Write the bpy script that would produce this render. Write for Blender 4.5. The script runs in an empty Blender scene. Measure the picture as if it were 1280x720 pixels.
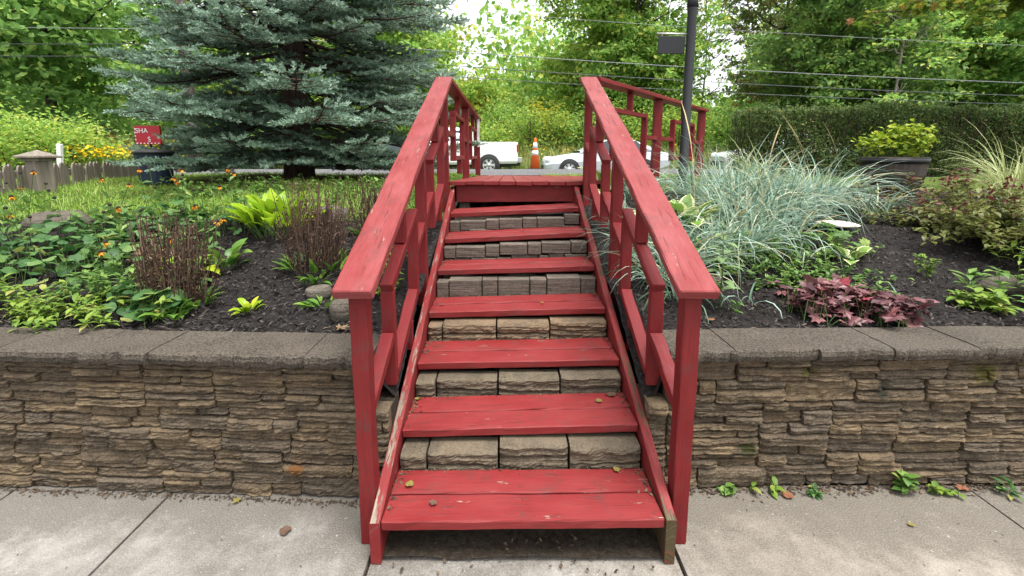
import bpy, math, random
import numpy as np
from mathutils import Vector, Matrix
R = math.radians
rng = np.random.default_rng(7)
random.seed(7)
S = bpy.context.scene
C = S.collection

# ------------------------------------------------------------------ camera, sky, sun, exposure
H = 1.503
cd = bpy.data.cameras.new('camera'); cam = bpy.data.objects.new('camera', cd); C.objects.link(cam)
cd.sensor_width = 36; cd.lens = 16.0; cd.shift_x = .0039; cd.shift_y = -.0617
cd.clip_start = .05; cd.clip_end = 400
cam.location = (0, 0, H); cam.rotation_euler = (R(90 - 8.7), 0, 0)
S.camera = cam
W = bpy.data.worlds.new('World'); S.world = W; W.use_nodes = True
wn = W.node_tree.nodes; wl = W.node_tree.links
sky = wn.new('ShaderNodeTexSky'); sky.sky_type = 'NISHITA'; sky.sun_disc = False
SUN_EL, SUN_AZ = R(74), R(135)
sky.sun_elevation = SUN_EL; sky.sun_rotation = SUN_AZ; sky.dust_density = 4; sky.air_density = 1.0
hs = wn.new('ShaderNodeHueSaturation'); hs.inputs['Saturation'].default_value = .16
wl.new(sky.outputs[0], hs.inputs['Color']); bg = wn['Background']
wl.new(hs.outputs[0], bg.inputs['Color']); bg.inputs['Strength'].default_value = .15
sd = bpy.data.lights.new('sun', 'SUN'); sd.energy = 1.5; sd.angle = R(25); sd.color = (1, .96, .9)
sun = bpy.data.objects.new('sun', sd); C.objects.link(sun)
dx, dy = math.sin(SUN_AZ) * math.cos(SUN_EL), math.cos(SUN_AZ) * math.cos(SUN_EL)
sun.rotation_euler = Vector((dx, dy, math.sin(SUN_EL))).to_track_quat('Z', 'Y').to_euler()
S.view_settings.view_transform = 'Standard'; S.view_settings.look = 'None'
S.view_settings.exposure = 1.55; S.view_settings.gamma = 1; S.view_settings.use_curve_mapping = False
S.render.engine = 'CYCLES'
S.cycles.max_bounces = 6; S.cycles.diffuse_bounces = 3; S.cycles.transmission_bounces = 3; S.cycles.transparent_max_bounces = 4
S.cycles.use_denoising = True

# ------------------------------------------------------------------ helpers: tagging and mesh building
def tag(o, label=None, cat=None, group=None, kind=None):
    if label: o['label'] = label
    if cat: o['category'] = cat
    if group: o['group'] = group
    if kind: o['kind'] = kind
    return o
def empty(name, label, cat, loc=(0, 0, 0), rz=0, group=None):
    o = bpy.data.objects.new(name, None); C.objects.link(o); o.location = loc; o.rotation_euler = (0, 0, rz)
    o.empty_display_size = .1
    return tag(o, label, cat, group)
def part(name, parent, loc=(0, 0, 0)):
    o = bpy.data.objects.new(name, None); C.objects.link(o); o.parent = parent; o.location = loc; o.empty_display_size = .05
    return o

class MB:
    """collects vertices and faces, then links them as one mesh object"""
    def __init__(s): s.v = []; s.g = []; s.f = []; s.n = 0; s.sm = []
    def add(s, v, f, g=None, smooth=False, mi=0):
        v = np.asarray(v, float).reshape(-1, 3)
        s.v.append(v); s.g.append(np.zeros((len(v), 3)) if g is None else np.asarray(g, float))
        if isinstance(f, np.ndarray): s.f.append((f + s.n, smooth, mi))
        else:
            by = {}
            for q in f: by.setdefault(len(q), []).append(q)
            for q in by.values(): s.f.append((np.array(q) + s.n, smooth, mi))
        s.n += len(v); return s
    def build(s, name, mats, parent=None, loc=None):
        me = bpy.data.meshes.new(name)
        v = np.concatenate(s.v).astype(np.float32); g = np.concatenate(s.g).astype(np.float32)
        tot = np.concatenate([np.full(len(f), f.shape[1]) for f, _, _ in s.f]).astype(np.int32)
        smo = np.concatenate([np.full(len(f), a) for f, a, _ in s.f]); mi = np.concatenate([np.full(len(f), m) for f, _, m in s.f]).astype(np.int32)
        lv = np.concatenate([f.ravel() for f, _, _ in s.f]).astype(np.int32)
        if loc is not None: v = v - np.array(loc, np.float32)
        me.vertices.add(len(v)); me.vertices.foreach_set('co', v.ravel())
        me.loops.add(len(lv)); me.loops.foreach_set('vertex_index', lv)
        me.polygons.add(len(tot)); st = np.concatenate([[0], np.cumsum(tot)[:-1]]).astype(np.int32)
        me.polygons.foreach_set('loop_start', st); me.polygons.foreach_set('loop_total', tot)
        me.polygons.foreach_set('use_smooth', smo.astype(bool)); me.polygons.foreach_set('material_index', mi)
        a = me.attributes.new('grain', 'FLOAT_VECTOR', 'POINT'); a.data.foreach_set('vector', g.ravel())
        me.update(calc_edges=True); me.validate()
        for m in (mats if isinstance(mats, (list, tuple)) else [mats]): me.materials.append(m)
        o = bpy.data.objects.new(name, me); C.objects.link(o)
        if parent: o.parent = parent
        if loc is not None: o.location = loc
        return o

def unit(a): a = np.asarray(a, float); return a / (np.linalg.norm(a, axis=-1, keepdims=True) + 1e-9)
def sweep(mb, p0, p1, w, t, up=(0, 0, 1), ch=.004, seg=8, jit=.0012, mi=0, flare=None):
    """a sawn board from p0 to p1: w across, t thick, arrised edges, slightly uneven"""
    p0 = np.array(p0, float); p1 = np.array(p1, float); d = unit(p1 - p0)
    x = unit(np.cross(d, up)); u = unit(np.cross(x, d)); L = np.linalg.norm(p1 - p0)
    hw, ht = w / 2, t / 2
    sec = [(-hw + ch, -ht), (hw - ch, -ht), (hw, -ht + ch), (hw, ht - ch), (hw - ch, ht), (-hw + ch, ht), (-hw, ht - ch), (-hw, -ht + ch)]
    V = []; G = []; gid = random.random() * 50
    per = [0, w, w, w + t, w + t, 2 * w + t, 2 * w + t, 2 * w + 2 * t]
    offs = [(0.0, .8)] + [(k / seg, 1) for k in range(seg + 1)] + [(1.0, .8)]
    for i, (a, sc) in enumerate(offs):
        aa = a
        if i == 0: off = 0
        elif i == len(offs) - 1: off = L
        else: off = min(max(a * L, ch), L - ch)
        for j, (cx, cz) in enumerate(sec):
            k = 1 if sc == 1 else 1 - ch / max(hw, ht) * 2
            if sc != 1: px, pz = (math.copysign(abs(cx) - ch * .8, cx), math.copysign(abs(cz) - ch * .8, cz))
            else: px, pz = cx, cz
            px += random.gauss(0, jit); pz += random.gauss(0, jit)
            V.append(p0 + d * off + x * px + u * pz); G.append((off, per[j] + (.3 if j > 3 else 0), gid))
    n = len(offs); F = []
    for i in range(n - 1):
        for j in range(8): F.append((i * 8 + j, i * 8 + (j + 1) % 8, (i + 1) * 8 + (j + 1) % 8, (i + 1) * 8 + j))
    F.append(tuple(range(7, -1, -1))); F.append(tuple((n - 1) * 8 + j for j in range(8)))
    mb.add(V, F, G, mi=mi)
def board(name, m, parent, *a, **k):
    b = MB(); sweep(b, *a, **k); return b.build(name, m, parent)
def prism(mb, poly, y0, y1, axis='y', ch=0, mi=0, M=None, smooth=False):
    """an outline extruded along an axis, optional arris"""
    P = np.array(poly, float); n = len(P); c = P.mean(0)
    ar = sum(P[i][0] * P[(i + 1) % n][1] - P[(i + 1) % n][0] * P[i][1] for i in range(n))
    if ar < 0: P = P[::-1]
    rows = []
    if ch:
        nx = np.roll(P, -1, 0) - P; nn = unit(np.stack([-nx[:, 1], nx[:, 0]], 1)); nin = unit(nn + np.roll(nn, 1, 0))
        Q = P + nin * ch; st = [(y0, Q), (y0 + ch, P), (y1 - ch, P), (y1, Q)]
    else: st = [(y0, P), (y1, P)]
    for y, q in st:
        for a, b in q: rows.append((a, y, b) if axis == 'y' else (y, a, b) if axis == 'x' else (a, b, y))
    F = []; m = len(st)
    for i in range(m - 1):
        for j in range(n): F.append((i * n + j, i * n + (j + 1) % n, (i + 1) * n + (j + 1) % n, (i + 1) * n + j))
    F.append(tuple(range(n))[::-1]); F.append(tuple((m - 1) * n + j for j in range(n)))
    V = np.array(rows)
    if M is not None: V = V @ np.array(M.to_3x3()).T + np.array(M.translation)
    mb.add(V, F, mi=mi, smooth=smooth)
def box(mb, x0, x1, y0, y1, z0, z1, ch=.004, mi=0, M=None): prism(mb, [(x0, z0), (x1, z0), (x1, z1), (x0, z1)], y0, y1, 'y', ch, mi, M)
def tube(mb, pts, rad, sides=6, mi=0, smooth=True, cap=True):
    P = np.array(pts, float); n = len(P); r = np.broadcast_to(np.asarray(rad, float), (n,))
    T = unit(np.gradient(P, axis=0)); ref = np.array((0, 0, 1.)) if abs(T[0][2]) < .9 else np.array((1., 0, 0))
    A = unit(np.cross(T, ref)); B = np.cross(T, A); an = np.arange(sides) / sides * 2 * math.pi
    V = P[:, None] + r[:, None, None] * (np.cos(an)[None, :, None] * A[:, None] + np.sin(an)[None, :, None] * B[:, None])
    F = [(i * sides + j, i * sides + (j + 1) % sides, (i + 1) * sides + (j + 1) % sides, (i + 1) * sides + j) for i in range(n - 1) for j in range(sides)]
    if cap: F += [tuple(range(sides))[::-1], tuple((n - 1) * sides + j for j in range(sides))]
    L = np.concatenate([[0], np.cumsum(np.linalg.norm(np.diff(P, axis=0), axis=1))])
    G = np.stack([np.repeat(L, sides), np.tile(an, n) * np.repeat(r, sides), np.zeros(n * sides)], 1)
    mb.add(V.reshape(-1, 3), F, G, smooth=smooth, mi=mi)
def lathe(mb, prof, c=(0, 0, 0), sides=24, mi=0, smooth=True, axis='z', cap=True):
    n = len(prof); an = np.arange(sides) / sides * 2 * math.pi; V = []
    for r, z in prof:
        for a in an:
            q = (r * math.cos(a), r * math.sin(a), z)
            V.append((q[0], q[2], q[1]) if axis == 'y' else q)
    F = [(i * sides + j, i * sides + (j + 1) % sides, (i + 1) * sides + (j + 1) % sides, (i + 1) * sides + j) for i in range(n - 1) for j in range(sides)]
    if cap: F += [tuple(range(sides))[::-1], tuple((n - 1) * sides + j for j in range(sides))]
    mb.add(np.array(V) + np.array(c), F, smooth=smooth, mi=mi)
def stems(mb, P, rad, sides=3, mi=0):
    """many thin stems at once: P is N x K x 3"""
    P = np.asarray(P, float); N, K, _ = P.shape
    T = unit(np.gradient(P, axis=1)); ref = np.array((.31, .95, .05)); A = unit(np.cross(T, ref)); B = np.cross(T, A)
    an = np.arange(sides) / sides * 2 * math.pi; r = np.broadcast_to(np.asarray(rad, float), (N, K))
    V = P[:, :, None] + r[:, :, None, None] * (np.cos(an)[:, None] * A[:, :, None] + np.sin(an)[:, None] * B[:, :, None])
    idx = np.arange(N * K * sides).reshape(N, K, sides); nx = np.roll(idx, -1, 2)
    F = np.stack([idx[:, :-1], nx[:, :-1], nx[:, 1:], idx[:, 1:]], -1).reshape(-1, 4)
    mb.add(V.reshape(-1, 3), F, smooth=True, mi=mi)
def blades(mb, base, az, L, Wd, el, droop, prof, fold=.2, pw=1.4, mi=0, smooth=True, twist=0):
    """strap or oval leaves: arching ribbons with a keel, width following prof"""
    base = np.asarray(base, float); N = len(base); ns = len(prof) - 1
    az, L, Wd, el, droop = [np.broadcast_to(np.asarray(a, float), (N,)) for a in (az, L, Wd, el, droop)]
    s = (np.arange(ns) + .5) / ns; e = el[:, None] - droop[:, None] * s[None] ** pw
    st = L[:, None] / ns; h = np.concatenate([np.zeros((N, 1)), np.cumsum(np.cos(e) * st, 1)], 1); z = np.concatenate([np.zeros((N, 1)), np.cumsum(np.sin(e) * st, 1)], 1)
    er = np.concatenate([e[:, :1], e], 1)
    d = np.stack([np.cos(az), np.sin(az), 0 * az], 1); sd_ = np.stack([-np.sin(az), np.cos(az), 0 * az], 1)
    mid = base[:, None] + d[:, None] * h[..., None]; mid[..., 2] += z
    nrm = -d[:, None] * np.sin(er)[..., None]; nrm[..., 2] += np.cos(er)
    w = Wd[:, None] * np.asarray(prof)[None] / 2
    tw = np.broadcast_to(np.asarray(twist, float), (N,))[:, None] * np.linspace(0, 1, ns + 1)[None]
    sv = sd_[:, None] * np.cos(tw)[..., None] + nrm * np.sin(tw)[..., None]
    l = mid + sv * w[..., None] + nrm * (fold * w)[..., None]; r = mid - sv * w[..., None] + nrm * (fold * w)[..., None]
    V = np.stack([l, mid, r], 2); idx = np.arange(N * (ns + 1) * 3).reshape(N, ns + 1, 3)
    F = np.concatenate([np.stack([idx[:, :-1, k], idx[:, :-1, k + 1], idx[:, 1:, k + 1], idx[:, 1:, k]], -1).reshape(-1, 4) for k in (0, 1)])
    g = np.zeros((N, ns + 1, 3, 3)); g[..., 0] = np.linspace(0, 1, ns + 1)[None, :, None]; g[..., 1] = np.array([1, 0, 1])[None, None, :]
    mb.add(V.reshape(-1, 3), F, g.reshape(-1, 3), smooth=smooth, mi=mi)
    return mid
def leaves(mb, P, size, asp=.55, flat=.6, az=None, mi=0, out=None):
    """small folded leaves at points P; flat 1 = level, 0 = any way"""
    P = np.asarray(P, float); N = len(P); az = rng.uniform(0, 2 * math.pi, N) if az is None else az
    size = np.broadcast_to(np.asarray(size, float), (N,)) * rng.uniform(.65, 1.3, N)
    el = rng.normal(0, 1 - flat, N) - .25 * flat; ro = rng.normal(0, .9 * (1 - flat) + .15, N)
    d = np.stack([np.cos(az) * np.cos(el), np.sin(az) * np.cos(el), np.sin(el)], 1)
    s0 = np.stack([-np.sin(az), np.cos(az), 0 * az], 1); up = np.cross(d, s0); up *= np.sign(up[:, 2:3] + 1e-9)
    sv = s0 * np.cos(ro)[:, None] + up * np.sin(ro)[:, None]; nv = np.cross(d, sv)
    nv *= np.where(nv[:, 2:3] < 0, -1, 1)
    a = P; t = P + d * size[:, None]; m = P + d * (size * .45)[:, None]
    l = m + sv * (size * asp / 2)[:, None] + nv * (size * .1)[:, None]; r = m - sv * (size * asp / 2)[:, None] + nv * (size * .1)[:, None]
    V = np.stack([a, l, t, r], 1).reshape(-1, 3); i = np.arange(N)[:, None] * 4
    F = np.concatenate([i + np.array([[0, 3, 2]]), i + np.array([[0, 2, 1]])])
    mb.add(V, F, mi=mi)
def shaped(mb, P, az, tilt, size, outline, cup=.15, mi=0, roll=0):
    """lobed leaves: a fan from the leaf's base over an outline, cupped"""
    P = np.asarray(P, float); N = len(P); O = np.array(outline, float); K = len(O)
    az, tilt, size, roll = [np.broadcast_to(np.asarray(a, float), (N,)) for a in (az, tilt, size, roll)]
    d = np.stack([np.cos(az) * np.cos(tilt), np.sin(az) * np.cos(tilt), np.sin(tilt)], 1)
    s0 = np.stack([-np.sin(az), np.cos(az), 0 * az], 1); n0 = np.cross(d, s0)
    sv = s0 * np.cos(roll)[:, None] + n0 * np.sin(roll)[:, None]; nv = np.cross(d, sv)
    ctr = np.array([[.45, 0]]); OO = np.concatenate([ctr, O]); rad = np.linalg.norm(OO - ctr, axis=1)
    hz = -cup * rad ** 2 + rng.normal(0, .05, (N, K + 1)) * (rad > 0)
    V = P[:, None] + size[:, None, None] * (OO[None, :, :1] * d[:, None] + OO[None, :, 1:] * sv[:, None] + hz[..., None] * nv[:, None])
    i = (np.arange(N) * (K + 1))[:, None, None]; k = np.arange(K)
    F = (i + np.stack([0 * k, 1 + k, 1 + (k + 1) % K], 1)[None]).reshape(-1, 3)
    g = np.zeros((N, K + 1, 3)); g[..., 1] = np.minimum(rad / rad.max(), 1)[None]
    mb.add(V.reshape(-1, 3), F, g.reshape(-1, 3), mi=mi)
MAPLE = [(0, 0), (-.06, .22), (.1, .2), (.12, .48), (.32, .3), (.5, .5), (.58, .26), (.8, .3), (.78, .12), (1, 0), (.78, -.12), (.8, -.3), (.58, -.26), (.5, -.5), (.32, -.3), (.12, -.48), (.1, -.2), (-.06, -.22)]
ROUND = [(0, 0), (-.08, .25), (.12, .47), (.4, .5), (.7, .4), (.9, .2), (1, 0), (.9, -.2), (.7, -.4), (.4, -.5), (.12, -.47), (-.08, -.25)]
def sphere_noise(seed, f=2.0):
    r = np.random.default_rng(seed); D = r.normal(0, f, (6, 3)); ph = r.uniform(0, 6.28, 6)
    return lambda p: np.sin(p @ D.T + ph).mean(-1)
def rock(mb, c, s, seed, rz=0, mi=0):
    r = np.random.default_rng(seed); n, m = 10, 16; f = sphere_noise(seed, 2.2); V = []
    for i in range(n + 1):
        for j in range(m):
            th = math.pi * i / n; a = 2 * math.pi * j / m; V.append((math.sin(th) * math.cos(a), math.sin(th) * math.sin(a), math.cos(th)))
    V = np.array(V); V = np.sign(V) * np.abs(V) ** .8; V = V * (1 + .28 * f(V))[:, None]
    V = V * np.array(s); c_, s_ = math.cos(rz), math.sin(rz); V = V @ np.array([[c_, s_, 0], [-s_, c_, 0], [0, 0, 1]]) + np.array(c)
    F = [(i * m + j, (i + 1) * m + j, (i + 1) * m + (j + 1) % m, i * m + (j + 1) % m) for i in range(n) for j in range(m)]
    mb.add(V, F, smooth=True, mi=mi)

# ------------------------------------------------------------------ materials (all procedural)
class NT:
    def __init__(s, name):
        s.m = bpy.data.materials.new(name); s.m.use_nodes = True; s.t = s.m.node_tree; s.b = s.t.nodes['Principled BSDF']; s.o = s.t.nodes['Material Output']
    def n(s, t, **k):
        nd = s.t.nodes.new(t)
        for a, v in k.items():
            if a in nd.inputs.keys(): nd.inputs[a].default_value = v
            else: setattr(nd, a, v)
        return nd
    def l(s, a, b): s.t.links.new(a, b)
    def ramp(s, fac, stops):
        r = s.n('ShaderNodeValToRGB'); e = r.color_ramp.elements
        while len(e) < len(stops): e.new(.5)
        for i, (p, c) in enumerate(stops): e[i].position = p; e[i].color = (*c, 1) if len(c) == 3 else c
        s.l(fac, r.inputs[0]); return r.outputs[0]
    def noise(s, vec, scale, detail=4, rough=.6, dist=0):
        x = s.n('ShaderNodeTexNoise'); x.inputs['Scale'].default_value = scale; x.inputs['Detail'].default_value = detail
        x.inputs['Roughness'].default_value = rough; x.inputs['Distortion'].default_value = dist
        if vec is not None: s.l(vec, x.inputs['Vector'])
        return x.outputs['Fac']
    def mapv(s, vec, sc, loc=(0, 0, 0)):
        x = s.n('ShaderNodeMapping'); x.inputs['Scale'].default_value = sc; x.inputs['Location'].default_value = loc; s.l(vec, x.inputs[0]); return x.outputs[0]
    def mix(s, f, a, b, mode='MIX'):
        x = s.n('ShaderNodeMix', data_type='RGBA', blend_type=mode)
        for v, i in ((f, 0), (a, 6), (b, 7)):
            if hasattr(v, 'is_output'): s.l(v, x.inputs[i])
            elif i == 0: x.inputs[0].default_value = v
            else: x.inputs[i].default_value = (*v, 1)
        return x.outputs[2]
    def math(s, op, a, b=0):
        x = s.n('ShaderNodeMath', operation=op)
        for v, i in ((a, 0), (b, 1)):
            if hasattr(v, 'is_output'): s.l(v, x.inputs[i])
            else: x.inputs[i].default_value = v
        return x.outputs[0]
    def bump(s, h, st=.3, dist=.01):
        x = s.n('ShaderNodeBump'); x.inputs['Strength'].default_value = st; x.inputs['Distance'].default_value = dist
        s.l(h, x.inputs['Height']); s.l(x.outputs[0], s.b.inputs['Normal'])
    def col(s, c, rough=.6, spec=.4):
        if hasattr(c, 'is_output'): s.l(c, s.b.inputs['Base Color'])
        else: s.b.inputs['Base Color'].default_value = (*c, 1)
        s.b.inputs['Roughness'].default_value = rough; s.b.inputs['Specular IOR Level'].default_value = spec; return s.m
    def pos(s): return s.n('ShaderNodeNewGeometry').outputs['Position']
    def attr(s, nm='grain'):
        a = s.n('ShaderNodeAttribute'); a.attribute_name = nm; return a.outputs['Vector']
    def isl(s): return s.n('ShaderNodeNewGeometry').outputs['Random Per Island']
def plain(name, c, rough=.5, metal=0, var=.12, sc=8):
    t = NT(name); p = t.n('ShaderNodeTexCoord').outputs['Object']; n = t.noise(p, sc, 5)
    t.col(t.mix(n, tuple(x * (1 - var) for x in c), tuple(x * (1 + var) for x in c)), rough); t.b.inputs['Metallic'].default_value = metal
    t.bump(n, .08, .004); return t.m
def foliage(name, stops, trans=.3, rough=.5, tint=None, edge=None, spec=.3, attr=False):
    """leaf colour varies leaf by leaf and in drifts; light passes through the blade"""
    t = NT(name)
    if attr: q_ = t.n('ShaderNodeSeparateXYZ'); t.l(t.attr(), q_.inputs[0])
    c = t.ramp(q_.outputs[0] if attr else t.isl(), stops)
    nz = t.noise(t.pos(), 3.5, 3)
    c = t.mix(t.math('MULTIPLY', nz, .55), c, stops[0][1])
    if tint: c = t.mix(t.ramp(t.noise(t.pos(), tint[1], 2), [(tint[2], (0, 0, 0)), (min(tint[2] + .15, 1), (1, 1, 1))]), c, tint[0])
    if edge:
        sp = t.n('ShaderNodeSeparateXYZ'); t.l(t.attr(), sp.inputs[0])
        c = t.mix(t.ramp(sp.outputs[1], [(edge[1], (0, 0, 0)), (edge[1] + .1, (1, 1, 1))]), c, edge[0])
    t.col(c, rough, spec)
    tr = t.n('ShaderNodeBsdfTranslucent'); t.l(c, tr.inputs['Color']); mx = t.n('ShaderNodeMixShader'); mx.inputs[0].default_value = trans
    t.l(t.b.outputs[0], mx.inputs[1]); t.l(tr.outputs[0], mx.inputs[2]); t.l(mx.outputs[0], t.o.inputs['Surface']); return t.m
def red_paint(name, wear=.0, woodc=((.10, .075, .055), (.27, .22, .17), (.42, .37, .31)), base=(.40, .036, .042), fade=(.47, .085, .09), topwear=0, low=None):
    t = NT(name); g = t.attr(); gr = t.noise(t.mapv(g, (5, 110, 1)), 1, 6, .65); big = t.noise(t.mapv(g, (4, 9, 3)), 1, 4)
    c = t.mix(t.ramp(big, [(.3, (0, 0, 0)), (.75, (1, 1, 1))]), base, fade)
    c = t.mix(t.math('MULTIPLY', gr, .8), c, tuple(x * .5 for x in base))
    crk = t.ramp(t.noise(t.mapv(g, (7, 75, 5), (3, 1, 0)), 1, 3, .5), [(.625, (0, 0, 0)), (.665, (1, 1, 1))])
    c = t.mix(t.math('MULTIPLY', crk, .75), c, (.10, .02, .018))
    wood = t.ramp(gr, [(.3, woodc[0]), (.5, woodc[1]), (.75, woodc[2])])
    wn_ = t.noise(t.mapv(g, (6, 30, 4), (9, 2, 1)), 1, 7, .75)
    m = t.math('ADD', wn_, wear)
    if topwear:
        sp = t.n('ShaderNodeSeparateXYZ'); t.l(t.n('ShaderNodeNewGeometry').outputs['Normal'], sp.inputs[0])
        m = t.math('ADD', m, t.math('MULTIPLY', t.ramp(sp.outputs[2], [(.5, (0, 0, 0)), (.85, (1, 1, 1))]), topwear))
    if low:
        sp = t.n('ShaderNodeSeparateXYZ'); t.l(t.pos(), sp.inputs[0]); m = t.math('ADD', m, t.math('MULTIPLY', t.ramp(sp.outputs[2], [(low[0], (1, 1, 1)), (low[1], (0, 0, 0))]), low[2]))
    k = t.ramp(m, [(.70, (0, 0, 0)), (.73, (1, 1, 1))])
    c = t.mix(k, c, wood); dirt = t.noise(t.pos(), 9, 5, .7)
    c = t.mix(t.ramp(dirt, [(.53, (0, 0, 0)), (.74, (.6, .6, .6))]), c, (.07, .035, .03))
    t.col(c, .5, .22); h = t.math('SUBTRACT', t.math('MULTIPLY', gr, .5), t.math('ADD', t.math('MULTIPLY', crk, .6), t.math('MULTIPLY', k, .5)))
    t.bump(h, .45, .004); return t.m
def stone(name, stops, dark=(.05, .045, .035), moss=None, sc=14, spots=(), grit=.14):
    t = NT(name); p = t.pos(); c = t.ramp(t.isl(), stops); n = t.noise(p, sc, 8, .7)
    band = t.noise(t.mapv(p, (5, 5, 85)), 1, 5, .65); c = t.mix(t.ramp(band, [(.42, (.75, .75, .75)), (.56, (0, 0, 0))]), c, tuple(x * .45 for x in stops[0][1]))
    c = t.mix(t.ramp(n, [(.30, (.9, .9, .9)), (.5, (0, 0, 0))]), c, dark); st = t.noise(t.mapv(p, (1, 1, .8)), 2.4, 6, .7); c = t.mix(t.ramp(st, [(.54, (0, 0, 0)), (.72, (.7, .7, .7))]), c, dark)
    gn = t.noise(p, 130, 3); c = t.mix(grit, c, t.ramp(gn, [(.35, (.03, .024, .018)), (.65, (.42, .34, .25))]))
    if moss:
        q = t.noise(t.mapv(p, (1, 1, 1), (7, 3, 2)), 3.2, 6, .7); c = t.mix(t.ramp(q, [(moss, (0, 0, 0)), (moss + .08, (1, 1, 1))]), c, (.085, .075, .015))
    for (ps, rd, co) in spots:
        d = t.n('ShaderNodeVectorMath', operation='DISTANCE'); t.l(p, d.inputs[0]); d.inputs[1].default_value = ps
        k = t.math('SUBTRACT', 1.0, t.math('DIVIDE', d.outputs['Value'], rd)); k = t.math('ADD', k, t.math('MULTIPLY', t.math('SUBTRACT', t.noise(p, 26, 6, .75), .5), 2.2))
        c = t.mix(t.ramp(k, [(.25, (0, 0, 0)), (.6, (.9, .9, .9))]), c, co)
    t.col(c, .88, .2); t.bump(t.math('ADD', t.math('ADD', n, t.math('MULTIPLY', gn, .3)), band), .8, .010); return t.m
M = {}
M['tread'] = red_paint('red_paint_treads', .055, base=(.195, .0165, .0175), fade=(.255, .041, .040))
M['rail'] = red_paint('red_paint_handrail', .03, base=(.215, .026, .027), fade=(.315, .090, .088), topwear=.035)
M['post'] = red_paint('red_paint_posts', -.06, base=(.165, .0115, .0135), fade=(.21, .025, .026))
M['stringer'] = red_paint('red_paint_worn_left', .03, woodc=((.075, .055, .042), (.18, .145, .11), (.31, .265, .215)), base=(.195, .0165, .0175), fade=(.255, .041, .040), topwear=.12, low=(.10, .75, .055))
M['stringer2'] = red_paint('red_paint_worn_right', .02, woodc=((.025, .02, .009), (.065, .052, .025), (.12, .095, .05)), base=(.195, .0165, .0175), fade=(.255, .041, .040), topwear=.14, low=(.17, .20, .30))
M['fence_red'] = red_paint('red_paint_fence', -.08, base=(.185, .014, .016), fade=(.23, .028, .029))
M['ledge'] = stone('buff_ledge_stone', [(0, (0.072, 0.049, 0.028)), (.15, (0.133, 0.092, 0.051)), (.3, (0.088, 0.066, 0.044)), (.5, (0.154, 0.106, 0.056)), (.65, (0.083, 0.066, 0.050)), (.85, (0.127, 0.090, 0.051)), (1, (0.171, 0.120, 0.066))], dark=(.022, .018, .013), moss=.73,
    spots=[((-.93, 1.80, .135), .055, (.13, .055, .014)), ((2.12, 1.89, .545), .085, (.06, .052, .010)), ((1.32, 1.87, .565), .05, (.05, .045, .012)), ((1.08, 1.87, .20), .06, (.035, .04, .012)), ((1.66, 1.88, .47), .07, (.025, .024, .016)), ((2.5, 1.9, .53), .07, (.065, .055, .012))])
M['cap'] = stone('grey_cap_stone', [(0, (0.021, 0.020, 0.019)), (.5, (0.029, 0.027, 0.024)), (1, (0.040, 0.033, 0.027))], sc=7, dark=(.024, .021, .017), grit=.2)
M['block'] = stone('buff_riser_stone', [(0, (0.086, 0.069, 0.045)), (.5, (0.110, 0.086, 0.057)), (1, (0.074, 0.063, 0.045))])
M['block_tan'] = stone('tan_riser_stone', [(0, (0.140, 0.093, 0.054)), (.5, (0.164, 0.112, 0.065)), (1, (0.122, 0.091, 0.059))])
M['paver'] = stone('grey_paver_stone', [(0, (0.094, 0.081, 0.068)), (.5, (0.125, 0.104, 0.086)), (1, (0.078, 0.070, 0.063))], sc=20)
M['rock'] = stone('field_stone', [(0, (0.070, 0.063, 0.052)), (1, (0.112, 0.098, 0.081))])
M['pale_stone'] = plain('pale_flat_stone', (.55, .52, .47), .85, var=.2)
M['black_metal'] = plain('black_metal', (.010, .011, .013), .5)
M['grey_metal'] = plain('grey_metal', (.45, .45, .44), .4, .6)
M['wire'] = plain('wire_grey', (.20, .21, .22), .5)
M['wire_dark'] = plain('wire_dark', (.07, .075, .08), .5)
M['white_car'] = plain('white_car_paint', (.80, .81, .82), .2, var=.02); M['silver_car'] = plain('silver_car_paint', (.52, .55, .58), .22, .15, var=.03)
M['dark_car'] = plain('dark_blue_car_paint', (.02, .03, .05), .2)
M['glass'] = plain('car_glass', (.03, .04, .045), .06); M['rubber'] = plain('black_rubber', (.018, .018, .018), .8); M['rim'] = plain('alloy_rim', (.62, .63, .64), .3, .5)
M['taillight'] = plain('red_lens', (.45, .012, .015), .15); M['plastic'] = plain('black_plastic', (.03, .03, .032), .6); M['headlight'] = plain('clear_lens', (.6, .62, .65), .1)
M['orange'] = plain('orange_cone', (.80, .14, .02), .5); M['white'] = plain('white_reflective', (.8, .8, .78), .5); M['sign_red'] = plain('red_sign', (.42, .015, .03), .45)
M['tape'] = plain('white_strip', (.62, .62, .58), .6)
M['brick'] = plain('orange_brick', (.38, .14, .06), .85); M['roof'] = plain('grey_shingle', (.12, .11, .11), .9)
M['nail'] = plain('rusty_nail', (.07, .03, .025), .6)
def bark(name, a, b):
    t = NT(name); p = t.n('ShaderNodeTexCoord').outputs['Object']; n = t.noise(t.mapv(p, (9, 9, 1.6)), 2, 6, .7); t.col(t.ramp(n, [(.3, a), (.7, b)]), .9, .2); t.bump(n, .8, .03); return t.m
M['bark'] = bark('grey_brown_bark', (.035, .027, .02), (.14, .115, .09)); M['bark_dark'] = bark('spruce_bark', (.022, .015, .012), (.09, .062, .048)); M['bark_pale'] = bark('pale_bark', (.2, .17, .13), (.42, .38, .32))
def wood_grey():
    t = NT('weathered_grey_wood'); p = t.n('ShaderNodeTexCoord').outputs['Object']; n = t.noise(t.mapv(p, (30, 30, 2.2)), 1, 6, .7)
    c = t.ramp(n, [(.25, (.07, .058, .045)), (.55, (.22, .19, .155)), (.8, (.34, .31, .27))]); c = t.mix(t.math('MULTIPLY', t.isl(), .4), c, (.16, .14, .11)); t.col(c, .85, .2); t.bump(n, .6, .006); return t.m
M['grey_wood'] = wood_grey()
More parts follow.
